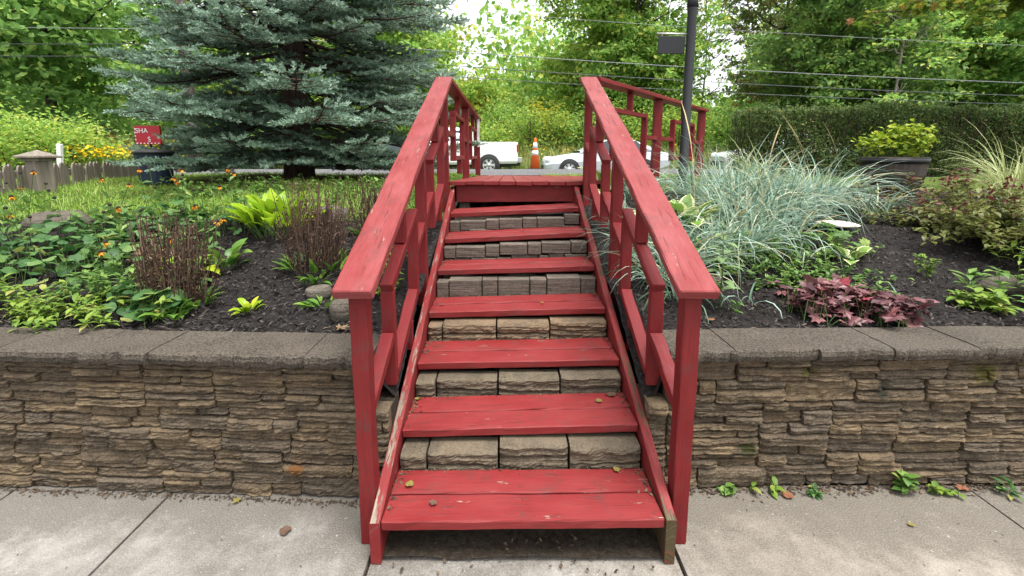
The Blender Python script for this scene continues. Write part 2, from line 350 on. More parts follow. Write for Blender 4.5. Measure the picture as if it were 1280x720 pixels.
def barrel_wood():
    t = NT('barrel_oak'); p = t.n('ShaderNodeTexCoord').outputs['Object']; n = t.noise(t.mapv(p, (22, 22, 2)), 1, 5, .7); t.col(t.ramp(n, [(.3, (.018, .016, .015)), (.7, (.085, .07, .06))]), .8, .2); t.bump(n, .6, .006); return t.m
M['barrel'] = barrel_wood()
def concrete():
    t = NT('concrete'); p = t.pos(); big = t.noise(p, 1.1, 3, .55); mid = t.noise(t.mapv(p, (1, 1, 1), (3, 8, 0)), 6.5, 8, .72); f = t.noise(p, 170, 4, .7)
    c = t.ramp(t.math('ADD', t.math('MULTIPLY', big, .42), t.math('MULTIPLY', mid, .58)), [(.38, (.11, .10, .085)), (.5, (.20, .187, .168)), (.62, (.275, .263, .243))])
    sp = t.n('ShaderNodeSeparateXYZ'); t.l(p, sp.inputs[0])
    edge = t.math('MAXIMUM', t.math('MULTIPLY', t.math('SUBTRACT', sp.outputs[1], 1.25), .42), 0.0)
    st = t.math('ADD', t.math('ADD', t.math('MULTIPLY', t.noise(t.mapv(p, (1, 1, 1), (4.6, 1, 0)), 2.2, 6, .68), .58), t.math('MULTIPLY', t.noise(t.mapv(p, (1, 1, 1), (1, 7, 0)), 15, 8, .8), .42)), edge)
    c = t.mix(t.ramp(st, [(.53, (0, 0, 0)), (.68, (.82, .82, .82))]), c, (.062, .054, .042))
    c = t.mix(t.ramp(sp.outputs[0], [(.0, (0, 0, 0)), (.9, (1, 1, 1))]), c, t.mix(1.0, c, (.97, .90, .79), 'MULTIPLY'))
    c = t.mix(.3, c, t.ramp(f, [(.32, (.06, .054, .047)), (.5, (.22, .205, .185)), (.66, (.42, .40, .37))]))
    c = t.mix(t.ramp(t.noise(p, 42, 3), [(.68, (0, 0, 0)), (.72, (.55, .55, .55))]), c, (.05, .043, .034))
    c = t.mix(t.ramp(t.noise(t.mapv(p, (1, 1, 1), (2, 2, 9)), 55, 2), [(.70, (0, 0, 0)), (.73, (.5, .5, .5))]), c, (.42, .40, .37))
    t.col(c, .9, .2); t.bump(t.math('ADD', f, mid), .3, .004); return t.m
M['concrete'] = concrete()
def soil(name, a, b, sc=30):
    t = NT(name); p = t.pos(); n = t.noise(p, sc, 8, .75); t.col(t.ramp(n, [(.3, a), (.72, b)]), .95, .15); t.bump(n, 1, .03); return t.m
M['mulch'] = soil('dark_mulch', (.006, .005, .005), (.05, .043, .04), 45)
M['dirt'] = soil('dark_dirt', (.015, .012, .009), (.09, .07, .05), 45)
M['asphalt'] = soil('asphalt', (.10, .10, .102), (.18, .18, .184), 60)
def lawn_mat():
    t = NT('lawn_soil'); p = t.pos(); n = t.noise(p, 5, 6, .7); c = t.ramp(n, [(.3, (.035, .06, .012)), (.6, (.08, .12, .02)), (.8, (.14, .13, .04))])
    d = t.n('ShaderNodeVectorMath', operation='DISTANCE'); t.l(p, d.inputs[0]); d.inputs[1].default_value = (-3.15, 6.9, 1.16)
    k = t.ramp(t.math('ADD', t.math('MULTIPLY', d.outputs['Value'], .22), t.math('MULTIPLY', t.noise(p, 3, 4), .35)), [(.45, (1, 1, 1)), (.72, (0, 0, 0))])
    c = t.mix(k, c, (.085, .055, .032)); t.col(c, .95, .15); t.bump(t.noise(p, 40, 5), 1, .03); return t.m
M['lawn'] = lawn_mat()
M['litter'] = foliage('leaf_crumbs', [(0, (.025, .017, .011)), (.6, (.08, .055, .035)), (1, (.18, .12, .07))], .05, .8)
M['chip'] = foliage('mulch_chips', [(0, (.008, .007, .007)), (.5, (.03, .026, .024)), (.85, (.09, .078, .07)), (1, (.2, .15, .11))], .0, .7)
G = dict(
 grass=foliage('lawn_grass', [(0, (0.126, 0.239, 0.028)), (.5, (0.239, 0.406, 0.056)), (.85, (0.393, 0.518, 0.099)), (1, (0.561, 0.518, 0.224))], .4),
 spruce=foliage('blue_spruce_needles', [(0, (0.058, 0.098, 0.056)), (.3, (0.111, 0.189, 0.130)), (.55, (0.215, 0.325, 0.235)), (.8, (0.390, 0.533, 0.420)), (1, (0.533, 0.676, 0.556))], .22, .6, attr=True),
 deadtwig=foliage('dead_spruce_twigs', [(0, (.05, .035, .022)), (1, (.16, .11, .07))], 0, .9),
 maple=foliage('maple_green', [(0, (0.144, 0.288, 0.073)), (.5, (0.261, 0.463, 0.117)), (.85, (0.402, 0.619, 0.165)), (1, (0.634, 0.752, 0.185))], 0.50),
 lime=foliage('lime_leaves', [(0, (0.173, 0.315, 0.053)), (.5, (0.315, 0.487, 0.090)), (.85, (0.487, 0.614, 0.106)), (1, (0.724, 0.629, 0.120))], 0.52, tint=((.42, .38, .035), .35, .56)),
 dark=foliage('dark_green_leaves', [(0, (0.098, 0.187, 0.053)), (.5, (0.168, 0.310, 0.074)), (.85, (0.281, 0.414, 0.092)), (1, (0.447, 0.517, 0.106))], 0.50),
 mixed=foliage('mixed_green_leaves', [(0, (0.159, 0.302, 0.065)), (.4, (0.272, 0.475, 0.102)), (.8, (0.453, 0.648, 0.145)), (1, (0.815, 0.734, 0.184))], 0.52),
 rusty=foliage('rust_tinged_leaves', [(0, (0.157, 0.229, 0.090)), (.45, (0.281, 0.385, 0.134)), (.75, (0.420, 0.439, 0.195)), (1, (0.561, 0.351, 0.210))], 0.50, tint=((.27, .14, .06), .45, .58)),
 hedge=foliage('hedge_leaves', [(0, (0.062, 0.109, 0.032)), (.5, (0.118, 0.196, 0.053)), (.85, (0.203, 0.265, 0.076)), (1, (0.312, 0.250, 0.104))], 0.40),
 meadow=foliage('meadow_stems', [(0, (0.187, 0.259, 0.068)), (.4, (0.374, 0.431, 0.138)), (.8, (0.475, 0.460, 0.206)), (1, (0.575, 0.431, 0.184))], 0.45),
 yellow=foliage('yellow_petals', [(0, (.75, .45, .0)), (1, (.9, .65, .02))], .2), orange=foliage('orange_petals', [(0, (0.446, 0.115, 0.004)), (.5, (0.576, 0.238, 0.007)), (1, (0.612, 0.360, 0.014))], .2),
 lyme=foliage('blue_lyme_blades', [(0, (0.065, 0.130, 0.065)), (.2, (0.143, 0.247, 0.169)), (.5, (0.273, 0.403, 0.325)), (.75, (0.468, 0.585, 0.507)), (.88, (0.650, 0.689, 0.494)), (1, (0.546, 0.429, 0.195))], .3, .45),
 stripe=foliage('striped_grass_blades', [(0, (.2, .27, .07)), (.5, (.36, .42, .16)), (1, (.62, .62, .32))], .3, edge=((.75, .72, .5), .82)),
 hosta_lime=foliage('lime_hosta_leaves', [(0, (0.158, 0.304, 0.013)), (.5, (0.347, 0.514, 0.026)), (.85, (0.525, 0.630, 0.042)), (1, (0.693, 0.525, 0.032))], .45, .38),
 hosta_green=foliage('green_hosta_leaves', [(0, (.05, .13, .02)), (.5, (.1, .22, .03)), (1, (.22, .34, .045))], .3, .38),
 hosta_var=foliage('cream_edged_hosta_leaves', [(0, (.12, .24, .04)), (.6, (.2, .33, .06)), (1, (.42, .46, .14))], .3, .4, edge=((.66, .66, .36), .66)),
 broad=foliage('broad_dark_leaves', [(0, (0.030, 0.085, 0.022)), (.45, (0.060, 0.150, 0.040)), (.8, (0.130, 0.240, 0.065)), (.94, (0.220, 0.320, 0.090)), (1, (0.400, 0.360, 0.100))], 0.35, .5),
 weed=foliage('weed_leaves', [(0, (.09, .17, .02)), (.5, (.18, .29, .04)), (.9, (.29, .38, .06)), (1, (.4, .36, .11))], .38),
 cover=foliage('groundcover_leaves', [(0, (.07, .15, .03)), (.5, (.14, .27, .055)), (.9, (.24, .36, .08)), (1, (.32, .38, .09))], .36),
 purple=foliage('purple_coral_bells', [(0, (0.047, 0.015, 0.019)), (.4, (0.117, 0.042, 0.047)), (.75, (0.234, 0.102, 0.108)), (.93, (0.316, 0.141, 0.141)), (1, (0.351, 0.019, 0.052))], .2, .36),
 weigela=foliage('bronze_shrub_leaves', [(0, (0.086, 0.105, 0.021)), (.4, (0.161, 0.183, 0.042)), (.8, (0.242, 0.266, 0.085)), (.94, (0.173, 0.140, 0.050)), (1, (0.115, 0.042, 0.024))], 0.35, .42),
 crimson=foliage('crimson_tip_leaves', [(0, (.05, .012, .012)), (1, (.2, .045, .035))], .25),
 brown=foliage('dried_stalks', [(0, (0.028, 0.016, 0.011)), (.5, (0.088, 0.050, 0.034)), (.85, (0.160, 0.096, 0.064)), (1, (0.272, 0.200, 0.136))], .05, .85),
 dry=foliage('dry_leaf', [(0, (0.150, 0.090, 0.040)), (.5, (0.250, 0.170, 0.100)), (1, (0.300, 0.220, 0.140))], .2, .7),
 fallen=foliage('fallen_leaf_yellow', [(0, (.16, .13, .03)), (1, (.24, .2, .06))], .2, .6), fallen_brown=foliage('fallen_leaf_brown', [(0, (.07, .04, .028)), (1, (.14, .085, .055))], .1, .7),
 fallen_red=foliage('fallen_leaf_red', [(0, (.17, .06, .03)), (1, (.22, .10, .05))], .1, .7),
 barrel=foliage('planter_leaves', [(0, (.13, .22, .015)), (.5, (.28, .38, .03)), (1, (.45, .47, .05))], .38),
 tan=foliage('tan_grass', [(0, (.4, .3, .15)), (1, (.58, .47, .26))], .2), cone=plain('seed_head', (.02, .013, .01), .9), stem=plain('green_stem', (.07, .12, .03), .7), redstem=plain('red_brown_twig', (.09, .045, .03), .8))

# ------------------------------------------------------------------ terrain
PY = [1.9, 2.0, 2.4, 2.8, 3.3, 4.0, 5.0, 6.5, 8.5, 9.4, 10, 13.4, 15.5, 17, 21, 23, 27, 40, 140]
PZ = [.63, .635, .67, .75, .88, 1.05, 1.12, 1.16, 1.13, 1.095, 1.08, 1.10, .95, .70, .68, .9, 1.7, 2.6, 3.2]
def TZ(x, y):
    x = np.asarray(x, float); y = np.asarray(y, float); z = np.interp(y, PY, PZ)
    k = np.clip((y - 2.1) / 1, 0, 1) * np.clip((9.4 - y) / 1.5, 0, 1)
    z = z - .215 * np.clip((.665 - np.abs(x - .058)) / .05, 0, 1) * np.clip((2.5 - y) / .5, 0, 1)
    return z + k * (.022 * np.sin(x * 2.1 + 1.3 * y) + .018 * np.sin(3.7 * y - 1.9 * x + 1))
def T1(x, y): return float(TZ(x, y))
def sheet(name, xs, ys, mat, dz=0, rough=0, zf=TZ):
    X, Y = np.meshgrid(xs, ys); Z = zf(X, Y) + dz + rng.normal(0, 1, X.shape) * rough
    n, m = X.shape; i = np.arange(n * m).reshape(n, m)
    b = MB(); b.add(np.stack([X, Y, Z], -1).reshape(-1, 3), np.stack([i[:-1, :-1], i[:-1, 1:], i[1:, 1:], i[1:, :-1]], -1).reshape(-1, 4), smooth=True)
    return tag(b.build(name, mat), kind='structure')
lin = np.linspace
sheet('mulch_bed', lin(-7, -.515, 120), lin(1.93, 3.75, 60), M['mulch'], 0, .008)
sheet('mulch_bed', lin(.622, 6.5, 110), lin(1.93, 5.2, 80), M['mulch'], 0, .008)
sheet('lawn', np.concatenate([lin(-40, -8, 20)[:-1], lin(-8, -.515, 80)]), lin(3.75, 9.4, 70), M['lawn'], .0, .006)
sheet('lawn', np.concatenate([lin(.622, 8, 60), lin(8, 40, 20)[1:]]), lin(5.2, 9.4, 50), M['lawn'], .0, .006)
sheet('soil_bank', np.concatenate([lin(-40, -7, 30)]), lin(1.93, 3.75, 20), M['lawn'])
sheet('soil_bank', np.concatenate([lin(6.5, 40, 30)]), lin(1.93, 5.2, 20), M['lawn'])
sheet('soil_under_steps', lin(-.515, .622, 12), lin(1.5, 4.3, 40), M['dirt'], 0, .006, lambda x, y: np.clip(.02 + (y - 1.75) * .40, .012, .95))
sheet('soil_under_deck', lin(-.515, .622, 8), lin(4.3, 9.4, 20), M['dirt'], -.06)
sheet('road', lin(-90, 90, 60), lin(9.4, 16.2, 30), M['asphalt'])
sheet('verge', lin(-130, 130, 120), np.concatenate([lin(16.2, 30, 40), lin(30, 140, 30)[1:]]), M['lawn'], 0, .02)
b = MB(); slabs = [(-9, -6.9), (-6.9, -4.6), (-4.6, -2.24), (-2.24, -1.515), (-1.515, -.52), (-.52, .644), (.644, 2.1), (2.1, 3.9), (3.9, 6), (6, 9)]
for i, (a, c_) in enumerate(slabs):
    for (y0, y1) in ((.1 - .05 * (i % 2), 1.9), (-2.2, .1 - .05 * (i % 2)), (-5, -2.2)):
        dz = -.008 * (i == 5) + random.uniform(-.002, .002)
        box(b, a + .006, c_ - .006, y0 + .006, y1 - .006, -.12, dz, .006)
tag(b.build('sidewalk', M['concrete']), kind='structure')
sheet('ground', lin(-40, 40, 20), lin(-40, 1.94, 20), M['dirt'], 0, 0, lambda x, y: x * 0 - .02)
# rotted leaf dirt along the foot of the right wall and under the lowest tread
b = MB(); n = 1500; P = np.stack([rng.uniform(.66, 4.5, n), 0 * np.zeros(n), 0 * np.zeros(n) + .006], 1); P[:, 1] = 1.87 + .02 * (P[:, 0] - .78) - np.abs(rng.normal(0, .028, n))
leaves(b, P, .018, .5, .8); n = 900; P = np.stack([rng.uniform(-.46, .57, n), rng.normal(1.62, .06, n), np.full(n, .006)], 1); leaves(b, P, .02, .6, .7)
n = 700; P = np.stack([rng.uniform(-3, -.56, n), 0 * np.zeros(n), np.full(n, .006)], 1); P[:, 1] = 1.785 - .052 * (P[:, 0] + .63) - np.abs(rng.normal(0, .014, n)); leaves(b, P, .014, .5, .8)
for k in range(6):
    for (xa_, sg_) in ((-.466, 1), (.574, -1)):
        m_ = 26; xx = xa_ + sg_ * np.abs(rng.normal(0, .022, m_)); yy = 1.49 + .3647 * k + .27 - np.abs(rng.normal(0, .09, m_)); zz_ = np.array([.167, .298, .439, .583, .747, .892])[k] + (xx + .47) / 1.05 * np.array([.01, .027, .022, .03, .031, .05])[k] + .003; leaves(b, np.stack([xx, yy, zz_], 1), .02, .5, .8)
    m_ = 60; xx = rng.uniform(-.46, .57, m_); yy = 1.49 + .3647 * k + .283 - np.abs(rng.normal(0, .008, m_)); zz_ = np.array([.167, .298, .439, .583, .747, .892])[k] + (xx + .47) / 1.05 * np.array([.01, .027, .022, .03, .031, .05])[k] + .003; leaves(b, np.stack([xx, yy, zz_], 1), .014, .5, .7)
n = 120; leaves(b, np.stack([rng.uniform(-2.2, 3, n), rng.uniform(.9, 1.75, n), np.full(n, .003)], 1), .011, .4, .9)
tag(b.build('leaf_litter', M['litter']), 'dark rotted leaf crumbs along the wall foot and under the steps', 'litter', kind='stuff')
# loose chips over the beds
b = MB(); n = 26000; X = np.where(rng.random(n) < .5, rng.uniform(-5, -.53, n), rng.uniform(.64, 4.8, n)); Y = 2.02 + rng.random(n) ** 1.4 * np.where(X < 0, 1.75, 2.6)
leaves(b, np.stack([X, Y, TZ(X, Y) + .006 + rng.random(n) * .012], 1), .034, .26, .72)
tag(b.build('mulch_chips', M['chip']), 'black shredded bark mulch over the planting beds', 'mulch', kind='stuff')

# ------------------------------------------------------------------ retaining walls of split ledge stone
def ledge(mb, x0, x1, z0, z1, yf, dep, seed, mi=0, nx=None):
    """one thin ledge stone: a front face split into an uneven grid with rounded margins"""
    r = np.random.default_rng(seed); L = x1 - x0; nx = nx or max(6, int(L / .016)); nz = 9
    u = lin(0, 1, nx + 1); w = lin(0, 1, nz + 1); U, Wg = np.meshgrid(u, w)
    f1, f2, f3 = r.uniform(5, 16), r.uniform(20, 45), r.uniform(4, 9); p = r.uniform(0, 6, 4)
    kn = np.repeat(np.repeat(r.normal(0, 1, (4, nx // 3 + 2)), 3, 0), 3, 1)[:nz + 1, :nx + 1]; prof = .0022 * kn + .002 * np.sin(U * L * f2 + p[0] + 2 * Wg) + .003 * np.sin(Wg * f3 * 1.4 + p[1] + U * L * f1 * .35) + .0018 * np.sin(Wg * r.uniform(14, 24) + p[3] + 2.2 * np.sin(U * L * f1 * .4)) + r.normal(0, .0019, U.shape)
    ex = np.minimum(U, 1 - U) * L; ez = np.minimum(Wg, 1 - Wg) * (z1 - z0)
    rnd = .008 * np.exp(-ex / .0022) + .015 * np.exp(-ez / .0026)
    X = x0 + .002 + U * (L - .004); dz = .0022 * np.sin(U * L * f1 * .9 + p[2]); Z = z0 + .0006 + Wg * (z1 - z0 - .0012) + dz * np.sin(Wg * math.pi) + dz * .5
    Y = yf(X) - dep - prof + rnd; n, m = X.shape; i = np.arange(n * m).reshape(n, m)
    V = np.stack([X, Y, Z], -1).reshape(-1, 3); back = V.copy(); back[:, 1] = yf(back[:, 0]) + .10
    F = np.stack([i[:-1, :-1], i[:-1, 1:], i[1:, 1:], i[1:, :-1]], -1).reshape(-1, 4)
    ring = np.concatenate([i[0, :], i[1:, -1], i[-1, -2::-1], i[-2:0:-1, 0]]); k = len(ring)
    VV = np.concatenate([V, back[ring]]); o = n * m
    F2 = np.stack([ring, o + np.arange(k), o + (np.arange(k) + 1) % k, np.roll(ring, -1)], 1)
    mb.add(VV, np.concatenate([F, F2]), smooth=False, mi=mi)
def ledge_panel(mb, x0, x1, z0, z1, yf, seed):
    r = random.Random(seed); h = z1 - z0; L = x1 - x0
    pat = r.choice('AABBCCDEEF'); D = lambda: r.uniform(-.012, .012)
    def row(za, zb, cuts):
        xs = [x0] + [x0 + L * c for c in cuts] + [x1]
        for a, c_ in zip(xs, xs[1:]): ledge(mb, a, c_, za, zb, yf, D(), r.random() * 1e6 // 1)
    ledge_seed = seed
    s = r.uniform(.42, .6); z = z0 + h * s
    if pat == 'A': row(z0, z1, []) if r.random() < .3 else (row(z0, z, []), row(z, z1, []))
    elif pat == 'B': row(z0, z, []); row(z, z1, [r.uniform(.35, .65)])
    elif pat == 'C': row(z0, z, [r.uniform(.35, .65)]); row(z, z1, [])
    elif pat == 'D': row(z0, z, [r.uniform(.4, .6)]); row(z, z1, [r.uniform(.3, .7)])
    elif pat == 'E': row(z0, z0 + h * .33, []); row(z0 + h * .33, z0 + h * .66, [r.uniform(.3, .7)]); row(z0 + h * .66, z1, [])
    else: row(z0, z0 + h * .36, [r.uniform(.4, .6)]); row(z0 + h * .36, z0 + h * .62, []); row(z0 + h * .62, z1, [])
class _I:  # np seeds must be ints
    pass
_old = np.random.default_rng
def _rng(s=None): return _old(int(s) if s is not None else None)
np.random.default_rng = _rng
def retaining_wall(name, label, xa, xb, yf, seed, zt=.62, low=None):
    t = empty(name, label, 'stone wall', (xa, float(yf(xa)), 0)); loc = Vector(t.location); r = random.Random(seed)
    b = MB(); nc = 6; hc = zt / nc
    for c_ in range(nc):
        x = xa - (r.uniform(.02, .28) if xb > xa + 2 and seed % 2 else 0); x = xa
        first = r.uniform(.1, .31)
        while x < xb - .02:
            w = first if x == xa else .315; x2 = min(x + w, xb)
            if xb - x2 < .05: x2 = xb
            ledge_panel(b, x, x2, c_ * hc, (c_ + 1) * hc, yf, r.randrange(10 ** 6)); x = x2
    if low:
        for c_ in range(4): ledge_panel(b, *low, c_ * hc, (c_ + 1) * hc, yf, r.randrange(10 ** 6))
        box(b, low[0], low[1], float(yf(low[0])) + .06, float(yf(low[0])) + .2, 0, 4 * hc - .004, .004, mi=1)
    # the core behind the faces
    for s0 in np.arange(xa + .02, xb - .02, .5):
        s1 = min(s0 + .5, xb - .02); prism(b, [(s0, float(yf(s0)) + .05), (s1, float(yf(s1)) + .05), (s1, float(yf(s1)) + .2), (s0, float(yf(s0)) + .2)], .0, zt - .003, 'z', mi=1)
    o = b.build('ledge_stone_face', [M['ledge'], M['dirt']], t, loc); o.location = (0, 0, 0)
    x = xa - .02 if xa > 0 else xa; k = 0
    while x < xb - .02:
        w = r.uniform(.30, .38) if k else r.uniform(.22, .34); x2 = min(x + w, xb + .02); k += 1
        q = MB(); n = 14; dz = r.uniform(-.004, .004); rr = np.random.default_rng(r.randrange(10 ** 6))
        xs = lin(x + .002, x2 - .002, n); rows = []
        ov = .035 + r.uniform(-.006, .006); fy = np.array([float(yf(a)) for a in xs]) - ov
        jz = rr.normal(0, .003, n); jy = rr.normal(0, .006, n)
        zt2 = zt + .056 + dz
        for (oy, z_, ja, jb) in ((.02, zt + .002, 0, 0), (.004, zt + .006, 1, .6), (-.002, zt + .03, 1.2, 0), (.003, zt2 - .006, 1, .5), (.014, zt2, .4, 0), (.07, zt2 + .001, 0, 0), (.14, zt2 - .001, 0, 0), (.262, zt2 - .003, 0, 0), (.265, zt + .01, 0, 0)):
            rows.append(np.stack([xs, fy + oy + jy * ja, z_ + jz * jb + 0 * xs], 1))
        V = np.concatenate(rows); i = np.arange(9 * n).reshape(9, n); F = np.stack([i[:-1, :-1], i[:-1, 1:], i[1:, 1:], i[1:, :-1]], -1).reshape(-1, 4)
        F = [tuple(f) for f in F] + [tuple(i[:, 0]), tuple(i[::-1, -1]), ]
        q.add(V, F); o = q.build('cap_stone', M['cap'], t, loc); o.location = (0, 0, 0); x = x2
    return t
yl = lambda x: 1.80 + .052 * np.clip(-np.asarray(x) - .63, -.2, 9)
yr = lambda x: 1.87 + .02 * (np.asarray(x) - .78)
retaining_wall('retaining_wall', 'tan ledge stone retaining wall with grey caps beside the flaking stair board, under the dried brown stalks', -4.6, -.590, yl, 3, low=(-.590, -.513))
retaining_wall('retaining_wall', 'mossy ledge stone retaining wall with grey caps below the purple coral bells', .712, 4.6, yr, 8, low=(.622, .712))

# ------------------------------------------------------------------ the red staircase
YK = [1.49 + .3647 * k for k in range(7)]
ZL = [.167, .298, .439, .583, .747, .892, 1.036]; ZR = [.177, .325, .461, .613, .778, .942, 1.087]
st = empty('staircase', 'red painted wooden stairs with seven two board treads and open handrails', 'stairs', (.05, 1.49, 0)); SL = Vector(st.location)
def on(o, root_loc): o.location = -Vector(root_loc); return o
XA, XB = -.470, .578
for k, (y, a, c_) in enumerate(zip(YK, ZL, ZR)):
    tr = part('tread', st); tr.location = -SL
    for j in range(2):
        y0 = y + j * .144 + .070; dzz = .0 if j == 0 else random.uniform(.0, .004)
        b = MB(); sweep(b, (XA, y0, a - .019 + dzz), (XB, y0 + random.uniform(-.003, .003), c_ - .019 + dzz), .1365, .038, ch=.0045, seg=14, jit=.0009)
        for fx in (.025, .5, .975):
            for oy in (-.035, .035): lathe(b, [(.0042, -.004), (.0042, .0012), (.003, .0016)], (XA + (XB - XA) * fx + random.uniform(-.006, .006), y0 + oy + random.uniform(-.006, .006), a + (c_ - a) * fx + dzz), 8, mi=1)
        b.build('tread_board', [M['tread'], M['nail']], tr)
for (x, m, z0, z1) in ((-.492, 'stringer', .165, 1.215), (.601, 'stringer2', .178, 1.245)):
    b = MB(); hw = .0195; y0, y1 = 1.487, 4.052; sl = (z1 - z0) / (y1 - y0); n = 30
    ys = [y0] * 1 + list(lin(y0, y1, n)); V = []; G_ = []; gid = random.random() * 40
    for y in lin(y0, y1, n):
        zt = z0 + (y - y0) * sl; zb = max(zt - .27 - .0, -.004 if y < 1.75 else .012 if y < 1.9 else -1)
        if y < 1.62: zb = -.004 if y < 1.56 else .03
        for (dx_, z) in ((-hw, zb), (hw, zb), (hw, zt - .004), (hw - .004, zt), (-hw + .004, zt), (-hw, zt - .004)):
            V.append((x + dx_ + random.gauss(0, .0006), y, z + random.gauss(0, .0008))); 
        for q in (0, .04, .3, .32, .36, .37): G_.append((y * 1.08, q, gid))
    F = [(i * 6 + j, i * 6 + (j + 1) % 6, (i + 1) * 6 + (j + 1) % 6, (i + 1) * 6 + j) for i in range(n - 1) for j in range(6)] + [tuple(range(6))[::-1], tuple((n - 1) * 6 + j for j in range(6))]
    b.add(V, F, G_); o = on(b.build('stringer', M[m], st), SL)
    o['label'] = 'stringer with flaking paint and bare grey wood along its edge' if m == 'stringer' else 'stringer with a bare greenish wooden foot'
def bay(parent, A, B, zA, zB, offs, m, postA=None, pb=None, stub_low=True):
    """one bay of railing between two posts: a pieced rectangle held by short stubs. A, B plan points, zA zB handrail top heights"""
    A = np.array(A, float); B = np.array(B, float); oM1, oM2, oC = offs
    def pt(s, off): return np.array([*(A + (B - A) * s), zA + (zB - zA) * s + off])
    w, t = .058, .042; s1, s2 = .31, .77; dirn = unit(pt(1, 0) - pt(0, 0))
    side = np.array([dirn[1], -dirn[0], 0.])
    def vert(s, o0, o1, nm): board(nm, m, parent, pt(s, o0), pt(s, o1), w, t, up=(*(unit(B - A)), 0), ch=.003, seg=4)
    def slope(s0, s1_, off, nm): board(nm, m, parent, pt(s0, off), pt(s1_, off), w, t, up=(0, 0, 1), ch=.003, seg=5)
    e = .022 / np.linalg.norm(B - A)
    slope(s1 - e, s2 + e, oM1 - t / 2, 'pattern_rail'); slope(s1 + e, s2 - e, oM2 + t / 2, 'pattern_rail')
    vert(s1, oM2 - .012, oM1 - t - .003, 'pattern_upright'); vert(s2, oM2 - .012, oM1 - t - .003, 'pattern_upright')
    vert(.53, oM1 + .003, -.04, 'stub'); slope(.02, s1 - e - .002, oC, 'stub'); slope(s2 + e + .002, .98, oC, 'stub')
    if stub_low: vert(.6, oM2 - .16, oM2 - .002, 'stub')
RAILZ = lambda y: 1.055 + (y - 1.55) * .4445
OFF = (-.30, -.78, -.54)
def stair_rail(xs, ztweak=0):
    t = part('railing', st); t.location = -SL; X = lambda y: xs[0] + (xs[1] - xs[0]) * (y - 1.6) / 2.43
    posts = [(1.6, 0.002), (2.83, .55), (4.0, .85)]
    for y, zb in posts:
        board('post', M['post'], t, (X(y), y, zb), (X(y), y, RAILZ(y) - .041), .062, .066, up=(0, 1, 0), ch=.003, seg=10, jit=.0012)
    b = MB(); sweep(b, (X(1.52), 1.52, RAILZ(1.52) - .019), (X(4.06), 4.06, RAILZ(4.06) - .019), .142, .038, ch=.005, seg=22, jit=.0011); b.build('handrail', M['rail'], t)
    for (ya, yb) in ((1.6, 2.83), (2.83, 4.0)): bay(t, (X(ya), ya), (X(yb), yb), RAILZ(ya), RAILZ(yb), OFF, M['post'])
    return t
stair_rail((-.540, -.548)); stair_rail((.664, .690))

# split stone risers behind the treads
def riser(k, label, rows, m):
    t = empty('stone_riser', label, 'stone riser', (.05, YK[k] + .30, ZL[k] - .04), group='stone risers between the red treads'); L = Vector(t.location)
    zt0 = (ZL[k + 1] if k < 6 else 1.17) - .052; ztR = (ZR[k + 1] if k < 6 else 1.17) - .052; zb = min(ZL[k], ZR[k]) - .05
    r = random.Random(k * 7 + 1); z = zb; tot = zt0 - zb
    for (fr, cuts, mat, inset) in rows:
        za, zc = z, z + tot * fr; z = zc; xs = [XA + .003] + [XA + (XB - XA) * c_ for c_ in cuts] + [XB - .003]
        for a, c_ in zip(xs, xs[1:]):
            b = MB(); sh = (ztR - zt0) * ((a + c_) / 2 - XA) / (XB - XA) + r.uniform(-.014, .003); dep = r.uniform(-.012, .012) - inset; yb = YK[k] + .292
            yf = lambda x, d=dep: yb - d + 0 * np.asarray(x)
            sd_ = r.randrange(10 ** 6); yb0 = yb + .012
            g = .003
            if mat in ('block', 'block_tan'):
                zm = za + (zc - za) * r.uniform(.42, .6)
                ledge(b, a + g, c_ - g, za + sh, zm + sh, lambda x: yb0 + 0 * np.asarray(x), dep + .012, sd_); ledge(b, a + g, c_ - g, zm + sh, zc + sh, lambda x: yb0 + 0 * np.asarray(x), dep + .012, sd_ + 1)
            else:
                box(b, a + g, c_ - g, yb - dep, yb + .11, za + sh + .002, zc + sh - .003, .004)
            o = b.build('stone_block', M[mat], t, L); o.location = (0, 0, 0)
riser(0, 'lowest riser of rugged buff stone blocks, just above the first tread', [(1, (.115, .41, .70), 'block', 0)], 'block')
riser(1, 'buff stone riser with a plain grey filler block, behind the second tread', [(1, (.10, .40, .70), 'block', 0)], 'block')
riser(2, 'tan layered stone riser over a thin course, behind the third tread', [(.24, (.3, .48, .66, .83), 'paver', .0), (.76, (.085, .385, .68), 'block_tan', 0)], 'block_tan')
riser(3, 'grey paver riser with one large block, behind the fourth tread', [(.26, (.17, .35, .52, .69), 'paver', 0), (.74, (.08, .285, .385, .585, .69, .9), 'paver', 0)], 'paver')
riser(4, 'two course grey paver riser behind the fifth tread', [(.42, (.07, .19, .37, .47, .66, .73, .84), 'paver', 0), (.58, (.085, .29, .39, .585, .68, .885), 'paver', 0)], 'paver')
riser(5, 'two course brown paver riser behind the sixth tread', [(.42, (.15, .33, .5, .67, .84), 'paver', 0), (.58, (.08, .28, .38, .56, .67, .88), 'paver', 0)], 'paver')

# the deck the stairs climb to, with its railings
dk = empty('deck', 'red plank landing above the top tread with railings running back and off to the side', 'deck', (.05, 4.03, 1.1)); DL = Vector(dk.location)
deckz = lambda y: 1.279 - (y - 4.03) * .033
fl = part('deck_floor', dk); fl.location = -DL
x = -.518
for k in range(8):
    w = .1465; j = random.uniform(-.006, .006); b = MB(); dz = random.uniform(-.003, .003)
    sweep(b, (x + w / 2, 4.01 + j, deckz(4.03) - .019 + dz), (x + w / 2, 8.55, deckz(8.55) - .019 + dz), w - .005, .036, seg=12); b.build('deck_board', M['tread'], fl); x += w
